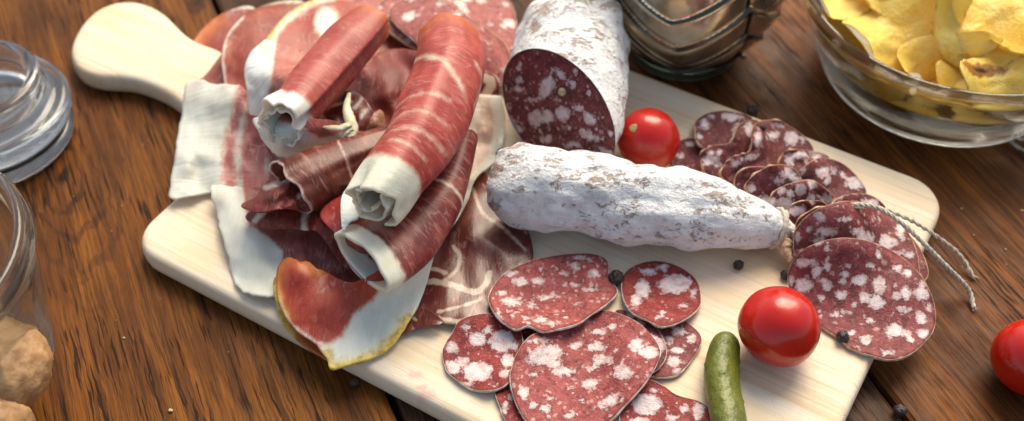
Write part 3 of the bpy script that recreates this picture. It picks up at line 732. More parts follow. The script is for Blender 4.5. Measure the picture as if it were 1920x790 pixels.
# middle filling of the heap
sheet('ham_slice', 'brownish red ham slice in the hollow between the two upright rolls', 'ham slice',
      [(640, 140), (690, 105), (760, 92), (830, 120), (850, 190), (800, 270), (720, 300), (650, 290), (600, 240)],
      mat=MT['dark'], lift=[(700, 180, 1.1, 90), (760, 150, .4, 40)], group=HG, th=.08, wob=.55, wobs=1.1)
sheet('ham_slice', 'streaky brown ham slice under the left roll and its pale scrap', 'ham slice',
      [(520, 230), (590, 190), (660, 170), (700, 210), (705, 260), (640, 300), (560, 310), (500, 280)],
      mat=MT['coppa'], fat=[('l', [(560, 290), (610, 275), (650, 268)], 9), ('l', [(600, 215), (640, 245), (690, 250)], 2.5), ('l', [(570, 230), (620, 200), (660, 190)], 2.5)], lift=[(620, 230, 1.0, 90)], group=HG, th=.08, wob=.45, wobs=1.3)
sheet('ham_slice', 'dark crumpled ham slice below the brown curled roll', 'ham slice',
      [(470, 395), (520, 370), (600, 360), (680, 370), (740, 420), (730, 490), (660, 510), (600, 440), (570, 430), (500, 428), (462, 412)],
      center=(610, 415), mat=MT['dark'], fat=[('l', [(598, 350), (592, 375), (572, 405), (570, 430)], 6), ('l', [(495, 395), (478, 415)], 6), ('l', [(690, 440), (655, 490)], 2.5)], lift=[(640, 420, 1.0, 80), (520, 395, .7, 40)], group=HG, th=.08, wob=.25, wobs=1.5)
sheet('ham_slice', 'deep red ham slice folded under the biggest roll', 'ham slice',
      [(600, 400), (660, 360), (740, 370), (800, 420), (780, 480), (700, 500), (650, 470), (640, 450)],
      mat=MT['red_flat'], lift=[(700, 420, 1.3, 70)], group=HG, th=.08, wob=.2)
# folded slice with yellow skin at the front
sheet('ham_slice', 'red ham slice with wide white fat band and yellow skin at the board edge', 'ham slice',
      [(518, 512), (530, 488), (545, 483), (560, 492), (578, 490), (592, 503), (606, 507), (660, 530), (720, 500), (775, 455), (812, 466), (806, 510), (790, 560), (765, 605), (737, 645), (705, 668), (660, 682), (622, 692), (612, 672), (590, 645), (550, 615), (524, 570)],
      center=(660, 590), mat=MT['skin'], fat=[('p', [(745, 490), (775, 440), (830, 450), (820, 560), (760, 640), (690, 690), (620, 705), (600, 652), (640, 630), (664, 585), (700, 560)]), ('l', [(520, 560), (545, 605), (590, 640), (620, 650)], 3)],
      dry=[('l', [(518, 530), (530, 490), (560, 488), (600, 508)], 12), ('l', [(518, 530), (530, 570), (545, 595)], 7)], skin=[('l', [(618, 700), (660, 688), (710, 672), (745, 645), (768, 605)], 16), ('l', [(620, 692), (612, 665)], 8), ('l', [(512, 520), (518, 560), (535, 592)], 2)],
      lift=[(600, 560, .3, 60), (780, 480, 1.0, 50), (560, 500, .55, 40), (700, 530, .6, 50)], group=HG, th=.10, wob=.06, ragged=.012)
# ------------------------------------------------------------------ rolls
roll('ham_roll', 'dark red ham roll with a thick white lip, right of the biggest roll',
     [(868, 255, 4.0, .62, .6), (848, 315, 4.0, .78, .75), (812, 385, 3.9, 1.1, .9), (758, 438, 3.8, 1.55, .9), (712, 470, 3.85, 1.72, .9), (676, 490, 3.95, 1.7, .9)], MT['dark_roll'],
     turns=1.12, shrink=.12, phi0=-120, fat_s=.90, th=.17, frill=.02, flare=.04, jag=.02, wob=.05, lines=[([(.40, 0), (.43, 120), (.40, 300)], 3.2)], group=RG)
roll('ham_roll', 'brown curled ham roll lying sideways with an open mouth facing left',
     [(735, 262, 4.0, .7, .55), (690, 285, 4.0, .95, .75), (630, 312, 3.9, 1.15, .9), (580, 338, 3.8, 1.25, 1.0), (545, 356, 3.8, 1.3, 1.05)], MT['brown'],
     turns=.78, shrink=.1, phi0=-150, hand=-1, fat_s=.985, th=.08, frill=.12, jag=.08, wob=.12, lines=[([(.45, 80), (.5, 200)], 1.5)], group=RG)
sheet('ham_slice', 'crumpled dark ham scrap spilling from the mouth of the brown roll', 'ham slice',
      [(453, 384), (480, 368), (500, 340), (540, 330), (580, 352), (600, 375), (575, 395), (530, 392), (480, 398)],
      mat=MT['dark'], fat=[('l', [(498, 352), (520, 345), (548, 332)], 5), ('l', [(560, 370), (580, 350)], 3)], zoff=.1, lift=[(530, 360, .5, 40)], group=HG, th=.07, wob=.3, wobs=2.0, update=False)
# left roll, its fan of fat and its skirt
sheet('ham_slice', 'fan of corrugated white fat with a pink inner half, left of the rose-coloured roll', 'ham slice',
      rows=[[(497, 74), (530, 84), (575, 100), (610, 130)], [(470, 98), (520, 115), (565, 130), (600, 160)], [(458, 130), (505, 145), (550, 165), (580, 190)], [(462, 165), (500, 178), (540, 195), (565, 215)], [(468, 215), (500, 222), (530, 228), (560, 240)]],
      mat=MT['fat_fan'], fat=[('p', [(440, 60), (520, 70), (513, 130), (506, 170), (508, 240), (440, 240)])], lift=[(500, 130, 1.6, 80), (570, 160, 1.0, 60)], zoff=.4, group=HG, th=.07, wob=.12, wobs=2.0)
sheet('ham_slice', 'white fat skirt spread under the open mouth of the rose-coloured roll', 'ham slice',
      [(476, 222), (520, 215), (580, 220), (640, 232), (662, 256), (625, 272), (580, 282), (548, 296), (520, 292), (498, 270), (484, 248)],
      mat=MT['fat_fan'], fat=[('p', [(460, 210), (560, 235), (600, 258), (680, 240), (680, 300), (500, 320)])], lift=[(550, 250, .6, 60)], group=HG, th=.07, wob=.2, wobs=2.2, ragged=.05)
roll('ham_roll', 'rose-coloured ham roll with a frilled white mouth, on the left of the heap',
     [(696, 46, 5.2, 1.2, 1.0), (650, 95, 5.2, 1.3, 1.15), (602, 152, 5.2, 1.25, 1.15), (562, 200, 5.2, 1.12, 1.1), (526, 236, 5.3, 1.05, 1.1)], MT['red_a'],
     turns=1.9, shrink=.27, phi0=35, fat_s=.86, dry_s=.10, th=.08, frill=.20, flare=.1, jag=.08, frillf=5, group=RG)
sheet('ham_scrap', 'frayed brown ham edge hanging beside the biggest roll', 'ham scrap',
      [(700, 215), (718, 210), (722, 240), (712, 280), (704, 320), (690, 342), (670, 330), (668, 300), (682, 262)],
      mat=MT['scrap_brown'], lift=[(700, 270, .7, 60)], zoff=.2, th=.1, wob=.3, wobs=2.5, update=False, ragged=.08)
roll('ham_roll', 'biggest ham roll, bright red and marbled with a creamy white tip, atop the heap',
     [(835, 66, 6.0, 1.35, 1.1), (838, 125, 6.1, 1.52, 1.4), (812, 200, 6.1, 1.58, 1.5), (775, 275, 6.0, 1.5, 1.45), (732, 335, 6.0, 1.34, 1.3), (694, 382, 6.0, 1.12, 1.1)], MT['red'],
     turns=2.1, shrink=.27, phi0=-60, fat_s=.845, dry_s=.10, th=.09, frill=.20, jag=.08, frillf=4,
     lines=[([(.42, 100), (.33, 150), (.27, 200), (.26, 260)], 5), ([(.26, 90), (.30, 60), (.42, 60)], 3.5), ([(.5, 110), (.53, 170), (.55, 210)], 2), ([(.60, 90), (.61, 150), (.66, 210)], 2), ([(.69, 70), (.70, 130), (.73, 200)], 2), ([(.77, 90), (.78, 170)], 2)], group=RG)
sheet('fat_scrap', 'white flap of fat hanging left of the creamy tip of the biggest roll', 'fat scrap',
      [(640, 372), (660, 345), (682, 350), (680, 380), (672, 405), (655, 415), (642, 430)],
      mat=MT['fat_fan'], fat=[('p', [(600, 300), (720, 300), (720, 460), (600, 460)])], zoff=.5, th=.12, wob=.15, update=False)
# pale torn scrap in the hollow of the heap
def worm(name, label, cat, pts, m, group=None, n=40, ring=10, flat=.5, bumpy=.25, parent=None):
    q = np.array([list(P(p[0], p[1], p[2]))+[p[3]] for p in pts]); q = cr(q, n); Cn, r = q[:, :3], q[:, 3]
    T = np.gradient(Cn, axis=0); T /= np.linalg.norm(T, axis=1)[:, None]; Z = np.array([0, 0, 1.]); 
    N = Z-(T@Z)[:, None]*T; N /= np.linalg.norm(N, axis=1)[:, None]+1e-9; B = np.cross(N, T); V = []
    for i in range(n):
        for j in range(ring):
            a = j*2*PI/ring; k = r[i]*(1+bumpy*mn.noise(Vector((math.cos(a)*1.3, math.sin(a)*1.3+i*.25, len(name)))))
            V.append(Cn[i]+B[i]*math.cos(a)*k+N[i]*math.sin(a)*k*flat)
    V += [Cn[0], Cn[-1]]; L = n*ring; f = []
    for i in range(n-1):
        for j in range(ring): f.append((i*ring+j, i*ring+(j+1) % ring, (i+1)*ring+(j+1) % ring, (i+1)*ring+j))
    for j in range(ring): f.append((L, (j+1) % ring, j)); f.append((L+1, (n-1)*ring+j, (n-1)*ring+(j+1) % ring))
    o = mesh(name, V, f, m, parent)
    if parent is None: setp(o, label, cat, group)
    return o
sc = empty('fat_scrap', P(645, 235, 4.2)); setp(sc, 'pale greenish torn scrap of fat in the hollow between the two upright rolls', 'fat scrap')
worm('strand', '', '', [(655, 175, 4.9, .08), (650, 200, 4.9, .16), (655, 222, 4.8, .24), (662, 245, 4.6, .2), (655, 262, 4.5, .1)], MT['scrap'], parent=sc)
worm('strand', '', '', [(605, 238, 4.6, .06), (622, 240, 4.7, .14), (640, 240, 4.75, .16), (658, 232, 4.8, .14)], MT['scrap'], parent=sc)
worm('strand', '', '', [(640, 262, 4.4, .06), (648, 250, 4.6, .12), (660, 240, 4.7, .14)], MT['scrap'], parent=sc)
# ------------------------------------------------------------------ salami slices, back row (crop frame of the photograph)
K7 = (2.725, 1260, 190)
def fan(label, pts, m='salami_dark', **kw):
    kw.setdefault('lift', ()); kw['lift'] = [(1260+a/2.725, 190+b/2.725, c, d/2.725) for a, b, c, d in kw['lift']]
    if 'fatb' in kw: kw['fat'] = cblobs(kw.pop('fatb'), *K7)
    return sheet('salami_slice', label, S, crop(pts, *K7), mat=MT[m], rind=MT['rind'], group=BG, rindw=.045, th=.13, edge_n=.22, **kw)
fan('dark salami slice tucked behind the tomato with the stem scar', [(20, 230), (60, 195), (120, 195), (200, 240), (180, 330), (110, 374), (30, 360), (5, 300)])
fan('farthest salami slice in the back row, with a smooth rounded outline', [(120, 150), (122, 105), (175, 66), (255, 50), (340, 60), (410, 88), (420, 170), (370, 240), (260, 290), (170, 240), (125, 195)],
    fatb=[(165, 118, 32, 28), (300, 82, 60, 24), (135, 182, 24, 18), (330, 152, 26, 40), (205, 75, 20, 14), (380, 140, 18, 30)], cup=.05)
fan('second salami slice from the far end of the back row, wavy left rim', [(145, 300), (155, 258), (210, 228), (268, 222), (305, 205), (320, 170), (345, 120), (400, 95), (450, 110), (470, 200), (440, 300), (360, 380), (260, 398), (180, 370)],
    fatb=[(200, 300, 45, 32), (235, 262, 20, 14), (395, 140, 25, 40)], lift=[(310, 180, .35, 60), (200, 250, .25, 60)])
fan('wide salami slice with a folded middle touching the back edge of the board', [(255, 385), (262, 335), (310, 285), (388, 262), (408, 235), (405, 170), (430, 115), (490, 98), (560, 105), (630, 145), (690, 195), (722, 250), (700, 320), (600, 380), (450, 420), (330, 430)],
    fatb=[(440, 190, 24, 52), (520, 175, 42, 26), (610, 190, 40, 40), (325, 322, 22, 22), (400, 290, 30, 20), (540, 118, 35, 18), (670, 190, 20, 30), (385, 190, 15, 50)], lift=[(420, 200, .45, 60), (350, 280, .3, 60), (560, 110, .1, 60)])
fan('small dark salami slice half hidden beside the dry sausage', [(322, 425), (335, 372), (400, 338), (490, 343), (510, 400), (440, 460), (350, 470)], lift=[(400, 350, .25, 60)])
fan('salami slice with pale fat specks at the middle of the back row', [(548, 325), (572, 265), (640, 248), (715, 256), (800, 285), (780, 360), (680, 400), (590, 370)],
    fatb=[(603, 290, 24, 42), (665, 275, 42, 22), (745, 285, 30, 18)], lift=[(640, 255, .3, 60)])
fan('round salami slice with one large white fat cluster near the back edge', [(648, 370), (690, 325), (745, 292), (810, 295), (880, 325), (945, 385), (985, 440), (985, 475), (930, 500), (830, 530), (720, 470)],
    fatb=[(775, 365, 38, 34), (795, 405, 22, 26), (935, 420, 50, 30), (870, 370, 18, 22), (665, 350, 20, 22)], lift=[(670, 350, .3, 50)])
fan('salami slice with a white fat spot on its crest, next to the sausage', [(378, 445), (395, 400), (470, 345), (550, 325), (612, 338), (650, 378), (680, 450), (620, 530), (520, 560), (430, 510)],
    fatb=[(592, 370, 42, 32), (480, 500, 42, 22), (545, 405, 25, 18), (630, 400, 30, 20)], lift=[(520, 340, .35, 80)])
fan('salami slice with three fat spots at its left, behind the string', [(488, 535), (525, 462), (585, 428), (700, 403), (765, 432), (835, 500), (850, 560), (740, 610), (600, 610), (520, 580)],
    fatb=[(565, 455, 26, 26), (600, 470, 26, 26), (580, 522, 48, 26), (718, 425, 24, 24), (790, 500, 42, 24)], lift=[(700, 415, .3, 70)])
fan('thin salami slice with an orange rim beneath the string', [(585, 570), (625, 525), (715, 507), (790, 528), (800, 600), (700, 660), (620, 650)],
    fatb=[(640, 560, 55, 28)], lift=[(700, 515, .3, 60)])
fan('salami slice under the string with its right rim against the bare board', [(820, 530), (880, 483), (955, 473), (1030, 488), (1092, 545), (1100, 610), (1000, 640), (880, 600)],
    fatb=[(860, 478, 30, 20), (1010, 515, 40, 18)], lift=[(900, 485, .3, 60)])
fan('red salami slice whose arched rim shows left of the string', [(632, 642), (680, 578), (755, 543), (850, 535), (900, 560), (900, 680), (800, 760), (680, 740)], m='salami',
    fatb=[(745, 605, 40, 16), (780, 570, 35, 18), (680, 610, 14, 18)], lift=[(750, 550, .3, 80)])
sheet('salami_slice', 'salami slice showing only a sliver at the far right of the board', S,
      [(1640, 430), (1690, 432), (1722, 462), (1738, 500), (1736, 522), (1700, 545), (1650, 520), (1620, 470)], mat=MT['salami'], rind=MT['rind'], group=BG, th=.16, rindw=.05)
K5 = (1.294, 1200, 180)
sheet('salami_slice', 'large salami slice crossed by the string, second from the front on the right', S,
      [(1488, 450), (1500, 420), (1535, 392), (1585, 378), (1630, 382), (1675, 402), (1705, 440), (1722, 490), (1715, 540), (1650, 560), (1560, 540), (1500, 500)],
      mat=MT['salami'], rind=MT['rind'], group=BG, rindw=.05,
      fat=cblobs([(598, 355, 18, 22), (545, 343, 22, 16), (632, 325, 13, 26), (522, 330, 14, 10), (455, 330, 32, 11), (500, 300, 16, 7), (575, 315, 8, 6), (655, 385, 16, 10), (430, 350, 18, 8), (680, 400, 8, 8)], *K5), lift=[(1560, 400, .3, 50), (1700, 480, .2, 40)], th=.18)
# ------------------------------------------------------------------ front salami slices
K8 = (2.257, 800, 440)
def front(label, pts, m, bl, rind='rind_white', **kw):
    return sheet('salami_slice', label, S, crop(pts, *K8), mat=MT[m], rind=MT[rind], rindw=.03, fat=cblobs(bl, *K8), group=FG, th=.10, **kw)
front('small salami slice with a white lower rim, right of the biggest front slice', [(985, 470), (1000, 395), (1075, 366), (1120, 385), (1160, 430), (1152, 480), (1105, 550), (1045, 597), (960, 600), (930, 560)], 'salami',
      [(1065, 410, 30, 24), (1065, 487, 30, 16), (1045, 540, 34, 26), (1120, 440, 20, 20), (1080, 380, 18, 8), (1020, 460, 20, 10)], raise_edge=.04)
front('dark salami slice half covered by the biggest front slice', [(798, 328), (870, 333), (940, 368), (990, 420), (1014, 480), (1004, 535), (960, 580), (880, 580), (800, 470)], 'salami_dark',
      [(990, 470, 20, 28), (900, 372, 26, 14), (950, 440, 24, 20)], lift=[(1230, 640, .15, 30)])
front('salami slice at the bottom edge of the photograph, nearest the gherkin', [(850, 690), (930, 618), (1000, 640), (1060, 680), (1150, 705), (1200, 742), (1222, 800), (1150, 860), (900, 870), (820, 790)], 'salami_red',
      [(930, 720, 65, 48), (1035, 775, 34, 16), (1150, 750, 28, 40), (1090, 740, 25, 22), (960, 660, 30, 14), (900, 790, 40, 22)], lift=[(1215, 730, .25, 40)])
front('dark red sliver of a salami slice under the lower left of the biggest slice', [(292, 657), (340, 625), (420, 680), (480, 790), (430, 840), (340, 790), (305, 715)], 'salami_red', [(330, 730, 18, 26), (355, 690, 14, 16)])
front('small dark red bit of salami between three front slices', [(380, 398), (450, 402), (470, 430), (430, 450), (398, 436)], 'salami_red', [])
front('red salami slice with large fat patches, leftmost of the front slices', [(68, 500), (84, 455), (110, 415), (140, 365), (210, 340), (280, 335), (352, 365), (402, 425), (400, 540), (350, 620), (290, 655), (200, 655), (140, 622), (85, 575)], 'salami_red',
      [(215, 440, 40, 34), (318, 452, 55, 52), (105, 480, 34, 24), (110, 565, 34, 36), (215, 580, 68, 46), (345, 535, 34, 30), (330, 585, 26, 22), (172, 392, 24, 12), (165, 635, 34, 10), (260, 400, 20, 20), (370, 470, 18, 30), (150, 540, 30, 24)], raise_edge=.03)
front('biggest front salami slice, pink with scattered fat, at the bottom of the photograph', [(355, 625), (362, 560), (395, 480), (440, 430), (500, 410), (600, 395), (670, 360), (740, 322), (820, 338), (900, 378), (962, 440), (988, 500), (960, 575), (905, 650), (840, 720), (770, 790), (690, 822), (560, 840), (450, 815), (385, 730)], 'salami_pink',
      [(500, 510, 82, 42, -12), (715, 475, 45, 22), (580, 580, 55, 20), (695, 565, 32, 16), (830, 580, 45, 34), (690, 635, 36, 24), (410, 670, 26, 26), (505, 735, 28, 20), (450, 720, 16, 22), (770, 705, 55, 24, -25), (890, 465, 34, 32), (940, 500, 48, 28), (720, 410, 42, 12), (630, 470, 28, 15), (540, 550, 32, 20), (745, 530, 45, 22), (605, 765, 22, 15), (530, 695, 20, 10), (460, 450, 60, 12), (780, 390, 26, 10), (660, 700, 20, 9), (450, 590, 22, 12), (600, 650, 16, 8)],
      lift=[(1010, 640, .3, 45), (1210, 700, .3, 50)], raise_edge=.03, nb=150)
front('oval pink salami slice at the back left of the front slices', [(263, 280), (270, 245), (300, 195), (345, 155), (430, 115), (530, 92), (640, 80), (720, 86), (765, 115), (770, 180), (806, 238), (770, 285), (700, 335), (640, 375), (560, 398), (490, 410), (430, 385), (380, 400), (330, 375), (290, 335)], 'salami_pink',
      [(400, 200, 38, 22), (470, 198, 34, 16), (362, 283, 46, 24), (315, 250, 24, 15), (505, 265, 46, 17), (625, 133, 26, 22), (707, 165, 26, 20), (655, 100, 40, 10), (350, 165, 38, 12), (480, 360, 34, 18), (425, 355, 16, 10), (570, 162, 28, 11), (300, 345, 18, 26), (620, 212, 38, 9), (545, 150, 12, 12), (440, 300, 20, 12), (530, 375, 30, 12), (690, 230, 26, 8), (640, 290, 20, 8)],
      lift=[(1110, 500, .35, 40), (930, 600, .15, 30)], raise_edge=.04)
front('small round dark salami slice standing alone beside the large peppercorn', [(828, 200), (850, 152), (920, 118), (1000, 115), (1080, 143), (1140, 192), (1158, 255), (1150, 310), (1080, 365), (1000, 388), (930, 360), (865, 325), (832, 262)], 'salami_red',
      [(940, 158, 42, 18), (915, 230, 34, 42), (1000, 140, 24, 20), (1045, 210, 70, 44), (1100, 200, 24, 24), (885, 280, 26, 32), (985, 350, 14, 10), (1000, 330, 18, 8), (1130, 240, 14, 20), (1080, 300, 22, 8)], raise_edge=.05, lift=[(1260, 600, .12, 30)])
sheet('salami_slice', 'large salami slice in front on the right, hanging over the edge of the board', S,
      [(1480, 540), (1480, 505), (1505, 470), (1545, 452), (1595, 447), (1650, 460), (1700, 490), (1735, 530), (1753, 580), (1748, 622), (1712, 660), (1672, 674), (1640, 668), (1600, 655), (1570, 632), (1540, 612), (1500, 580)],
      mat=MT['salami'], rind=MT['rind'], group=BG, rindw=.035, th=.12, nb=150,
      fat=cblobs([(397, 460, 22, 20), (395, 405, 18, 15), (430, 425, 13, 20), (455, 410, 10, 13), (533, 447, 20, 15), (580, 460, 17, 20), (488, 483, 15, 13), (573, 502, 21, 19), (645, 478, 15, 18), (615, 570, 22, 19), (490, 450, 10, 9), (648, 430, 12, 15), (628, 418, 13, 8), (683, 478, 15, 24), (560, 545, 10, 9), (515, 575, 11, 9), (546, 592, 16, 11), (685, 545, 11, 10), (640, 520, 14, 9), (440, 490, 10, 9), (500, 415, 13, 6), (692, 455, 10, 12), (600, 622, 16, 8), (445, 450, 14, 9), (655, 590, 12, 9), (475, 530, 14, 7), (560, 410, 10, 6), (520, 505, 8, 6), (700, 510, 7, 14)], *K5), lift=[(1560, 470, .25, 60)])
# ------------------------------------------------------------------ big salami with the cut face
def unit(v): v = np.asarray(v, float); return v/np.linalg.norm(v)
RB = 2.52
fc = P(1044, 213, ZB+RB+.05); far = P(1088, 34, ZB+RB-.1)
ax = far-fc; Lg = np.linalg.norm(ax); ax = unit(ax); Zv = np.array([0, 0, 1.]); sx = unit(np.cross(ax, Zv)); up = np.cross(sx, ax)
nrm = unit(-ax*.80-sx*.50+up*.27)
big = empty('salami', fc-np.array([0, 0, RB])); setp(big, 'thick white-moulded salami standing at the back with a dark cut face toward the camera', 'salami')
na, nl = 110, 90; V = []; ctl = []
for i in range(nl):
    t = i/(nl-1)
    for j in range(na):
        a = j*2*PI/na; d = math.cos(a)*sx*1.02+math.sin(a)*up*.98
        r0 = RB*(1+.03*math.sin(2*a+1))
        # start on the cutting plane
        base = d*r0; t0 = -(base@nrm)/(ax@nrm)
        tt = lerp(t0, Lg+.3, t)
        q = max(0, min(1, (tt)/(Lg+.3)))
        prof = 1-.03*q if q < .62 else (1-.0186)*math.sqrt(max(0, 1-((q-.62)/.39)**2.6))
        prof = max(prof, .06)
        n_ = mn.noise(Vector((math.cos(a)*1.3, math.sin(a)*1.3, tt*.35+4)))*.09+mn.noise(Vector((math.cos(a)*3.5, math.sin(a)*3.5, tt*.9)))*.045
        pleat = .10*math.cos(a*7+1)*sstep(.55, 1, np.array(q))
        # a crease runs along the upper right side
        cre = -.16*math.exp(-((a-1.25)/.16)**2)*float(sstep(.25, .9, np.array(q)))
        k = prof*(1+n_*float(sstep(0, .1, np.array(t)))+pleat+cre)
        V.append(fc+d*r0*k+ax*tt); ctl.append((.01 if q < .5 else .04, 0, 0))
V = np.array(V); f = []
for i in range(nl-1):
    for j in range(na):
        k = (j+1) % na; f.append((i*na+j, (i+1)*na+j, (i+1)*na+k, i*na+k))
rim = V[:na].copy(); f.append(tuple((nl-1)*na+j for j in range(na-1, -1, -1)))
mesh('mould_casing', V, f, MT['mould'], big, attr={'ctl': ctl})
nr = 26; cen = rim.mean(0); V = [cen]; 
for k in range(1, nr+1):
    r = k/nr
    for j in range(na): V.append(cen+(rim[j]-cen)*r*.985+nrm*(.10*(1-r**3)-.02+.03*mn.noise(Vector((j*.3, k*.3, 0)))*r))
V = np.array(V); f = [(0, 1+j, 1+(j+1) % na) for j in range(na)]
for k in range(nr-1):
    for j in range(na):
        j2 = (j+1) % na; f.append((1+k*na+j, 1+(k+1)*na+j, 1+(k+1)*na+j2, 1+k*na+j2))
if np.cross(V[f[0][1]]-V[0], V[f[0][2]]-V[0])@nrm < 0: f = [x[::-1] for x in f]
x, y = proj(V); K3 = (2.324, 780, 0)
fb = cblobs([(570, 380, 34, 54, 22), (450, 350, 18, 18), (445, 390, 27, 16), (375, 440, 20, 24), (408, 530, 19, 28), (447, 565, 24, 16), (505, 435, 26, 10), (522, 515, 34, 40), (572, 510, 30, 32), (640, 498, 34, 32), (710, 470, 24, 14), (755, 518, 40, 26, 30), (628, 325, 34, 16, 35), (675, 365, 24, 16, 35), (570, 605, 20, 17), (690, 630, 42, 16), (750, 590, 44, 22, 30), (825, 662, 42, 16, 15), (792, 608, 24, 13), (625, 440, 22, 9), (590, 330, 10, 14), (660, 560, 16, 10), (480, 470, 10, 8), (600, 660, 24, 9), (400, 480, 9, 9)], *K3)
fat = sdf(x, y, fb); rr_ = np.concatenate([[9.], np.repeat((1-np.arange(1, nr+1)/nr)*RB, na)])
cf = mesh('cut_face', V, f, MT['salami_face'], big, attr={'ctl': np.stack([fat, rr_, 0*fat], -1)}); setp(cf, 'dark red cut face with lilac-white fat')
def nearest(px, py, Vv):
    X, Y = proj(Vv); return Vv[np.argmin((X-px)**2+(Y-py)**2)]
pc = nearest(780+638/2.324, 402/2.324, V)
def ball(name, c, r, m, parent=None, seg=24, rg=16, sq=(1, 1, 1), bumpy=0.0, bs=3.0, shape=None, off=0.0):
    V = []; f = []
    for i in range(rg+1):
        th = PI*i/rg
        for j in range(seg):
            a = 2*PI*j/seg; d = np.array([math.sin(th)*math.cos(a), math.sin(th)*math.sin(a), math.cos(th)])
            k = 1+(bumpy*mn.noise(Vector(tuple(d*bs+off))) if bumpy else 0)
            if shape: k *= shape(d)
            V.append(np.asarray(c)+d*np.array(sq)*r*k)
    for i in range(rg):
        for j in range(seg):
            k = (j+1) % seg; f.append((i*seg+j, (i+1)*seg+j, (i+1)*seg+k, i*seg+k))
    return mesh(name, V, f, m, parent, origin=None if parent is not None else np.asarray(c)-np.array([0, 0, r*sq[2]]))
ball('pepper_grain', pc+nrm*.06, .17, MT['pepper_pale'], big, 16, 10, bumpy=.2)
# ------------------------------------------------------------------ dry sausage
sp = [(950, 346, 1.52), (962, 347, 1.6), (1010, 351, 1.64), (1100, 366, 1.66), (1200, 382, 1.6), (1290, 395, 1.5), (1370, 412, 1.25), (1430, 424, .92), (1468, 430, .56), (1484, 433, .32), (1492, 434, .22)]
q = []
for (x, y, r) in sp:
    q.append(list(P(x, y, ZB+.12+max(r, .75)*1.0))+[r])
q = cr(np.array(q), 120); Cn, rr = q[:, :3], q[:, 3]
T = np.gradient(Cn, axis=0); T /= np.linalg.norm(T, axis=1)[:, None]; N = Zv-(T@Zv)[:, None]*T; N /= np.linalg.norm(N, axis=1)[:, None]; Bv = np.cross(N, T)
V = []; na = 100; ctl = []
Ls = np.concatenate([[0], np.cumsum(np.linalg.norm(np.diff(Cn, axis=0), axis=1))])
# rounded blunt left end
caps = [(.0, .0), (.02, .45), (.05, .72), (.10, .88), (.2, .965)]
for i in range(120):
    for j in range(na):
        a = j*2*PI/na; ca, sa = math.cos(a), math.sin(a)
        n_ = .10*mn.noise(Vector((ca*1.2, sa*1.2, Ls[i]*.5)))+.06*mn.noise(Vector((ca*3, sa*3, Ls[i]*1.1+5)))+.012*mn.noise(Vector((ca*8, sa*8, Ls[i]*3)))
        k = rr[i]*(1+n_*1.5)
        e = Ls[i]; k *= (1 if e > .5 else .80+.20*math.sqrt(max(0, 1-(1-e/.5)**2)))
        V.append(Cn[i]+Bv[i]*ca*k+N[i]*sa*k*.98); ctl.append((0.0, 0, 0))
f = []
for i in range(119):
    for j in range(na):
        k = (j+1) % na; f.append((i*na+j, i*na+k, (i+1)*na+k, (i+1)*na+j))
c0 = Cn[0]; n0 = len(V)
for k_, (rs, bk) in enumerate([(.9, .05), (.6, .10), (.3, .12)]):
    for j in range(na):
        V.append(c0+(V[j]-c0)*rs-T[0]*bk*1.2); ctl.append((0, 0, 0))
V.append(c0-T[0]*.15); ctl.append((0, 0, 0)); lst = [list(range(na))]+[[n0+k*na+j for j in range(na)] for k in range(3)]
for k in range(3):
    for j in range(na):
        j2 = (j+1) % na; f.append((lst[k][j], lst[k+1][j], lst[k+1][j2], lst[k][j2]))
for j in range(na): f.append((lst[3][j], len(V)-1, lst[3][(j+1) % na]))
saus = empty('dry_sausage', (*Cn[60][:2], ZB)); setp(saus, 'long white-moulded dry sausage tied with string, lying across the middle of the board', 'sausage')
mesh('mould_casing', V, f, MT['mould'], saus, attr={'ctl': ctl})
worm('tied_end', '', '', [(1486, 436, 2.1, .25), (1498, 446, 2.05, .36), (1506, 458, 2.0, .40), (1500, 474, 1.95, .34), (1490, 484, 1.9, .2)], MT['salami'], parent=saus, flat=.9, bumpy=.5)
worm('tied_end', '', '', [(1478, 450, 2.0, .2), (1474, 466, 1.9, .24), (1482, 482, 1.8, .2), (1480, 492, 1.75, .08)], MT['rind'], parent=saus, flat=.8, bumpy=.5)
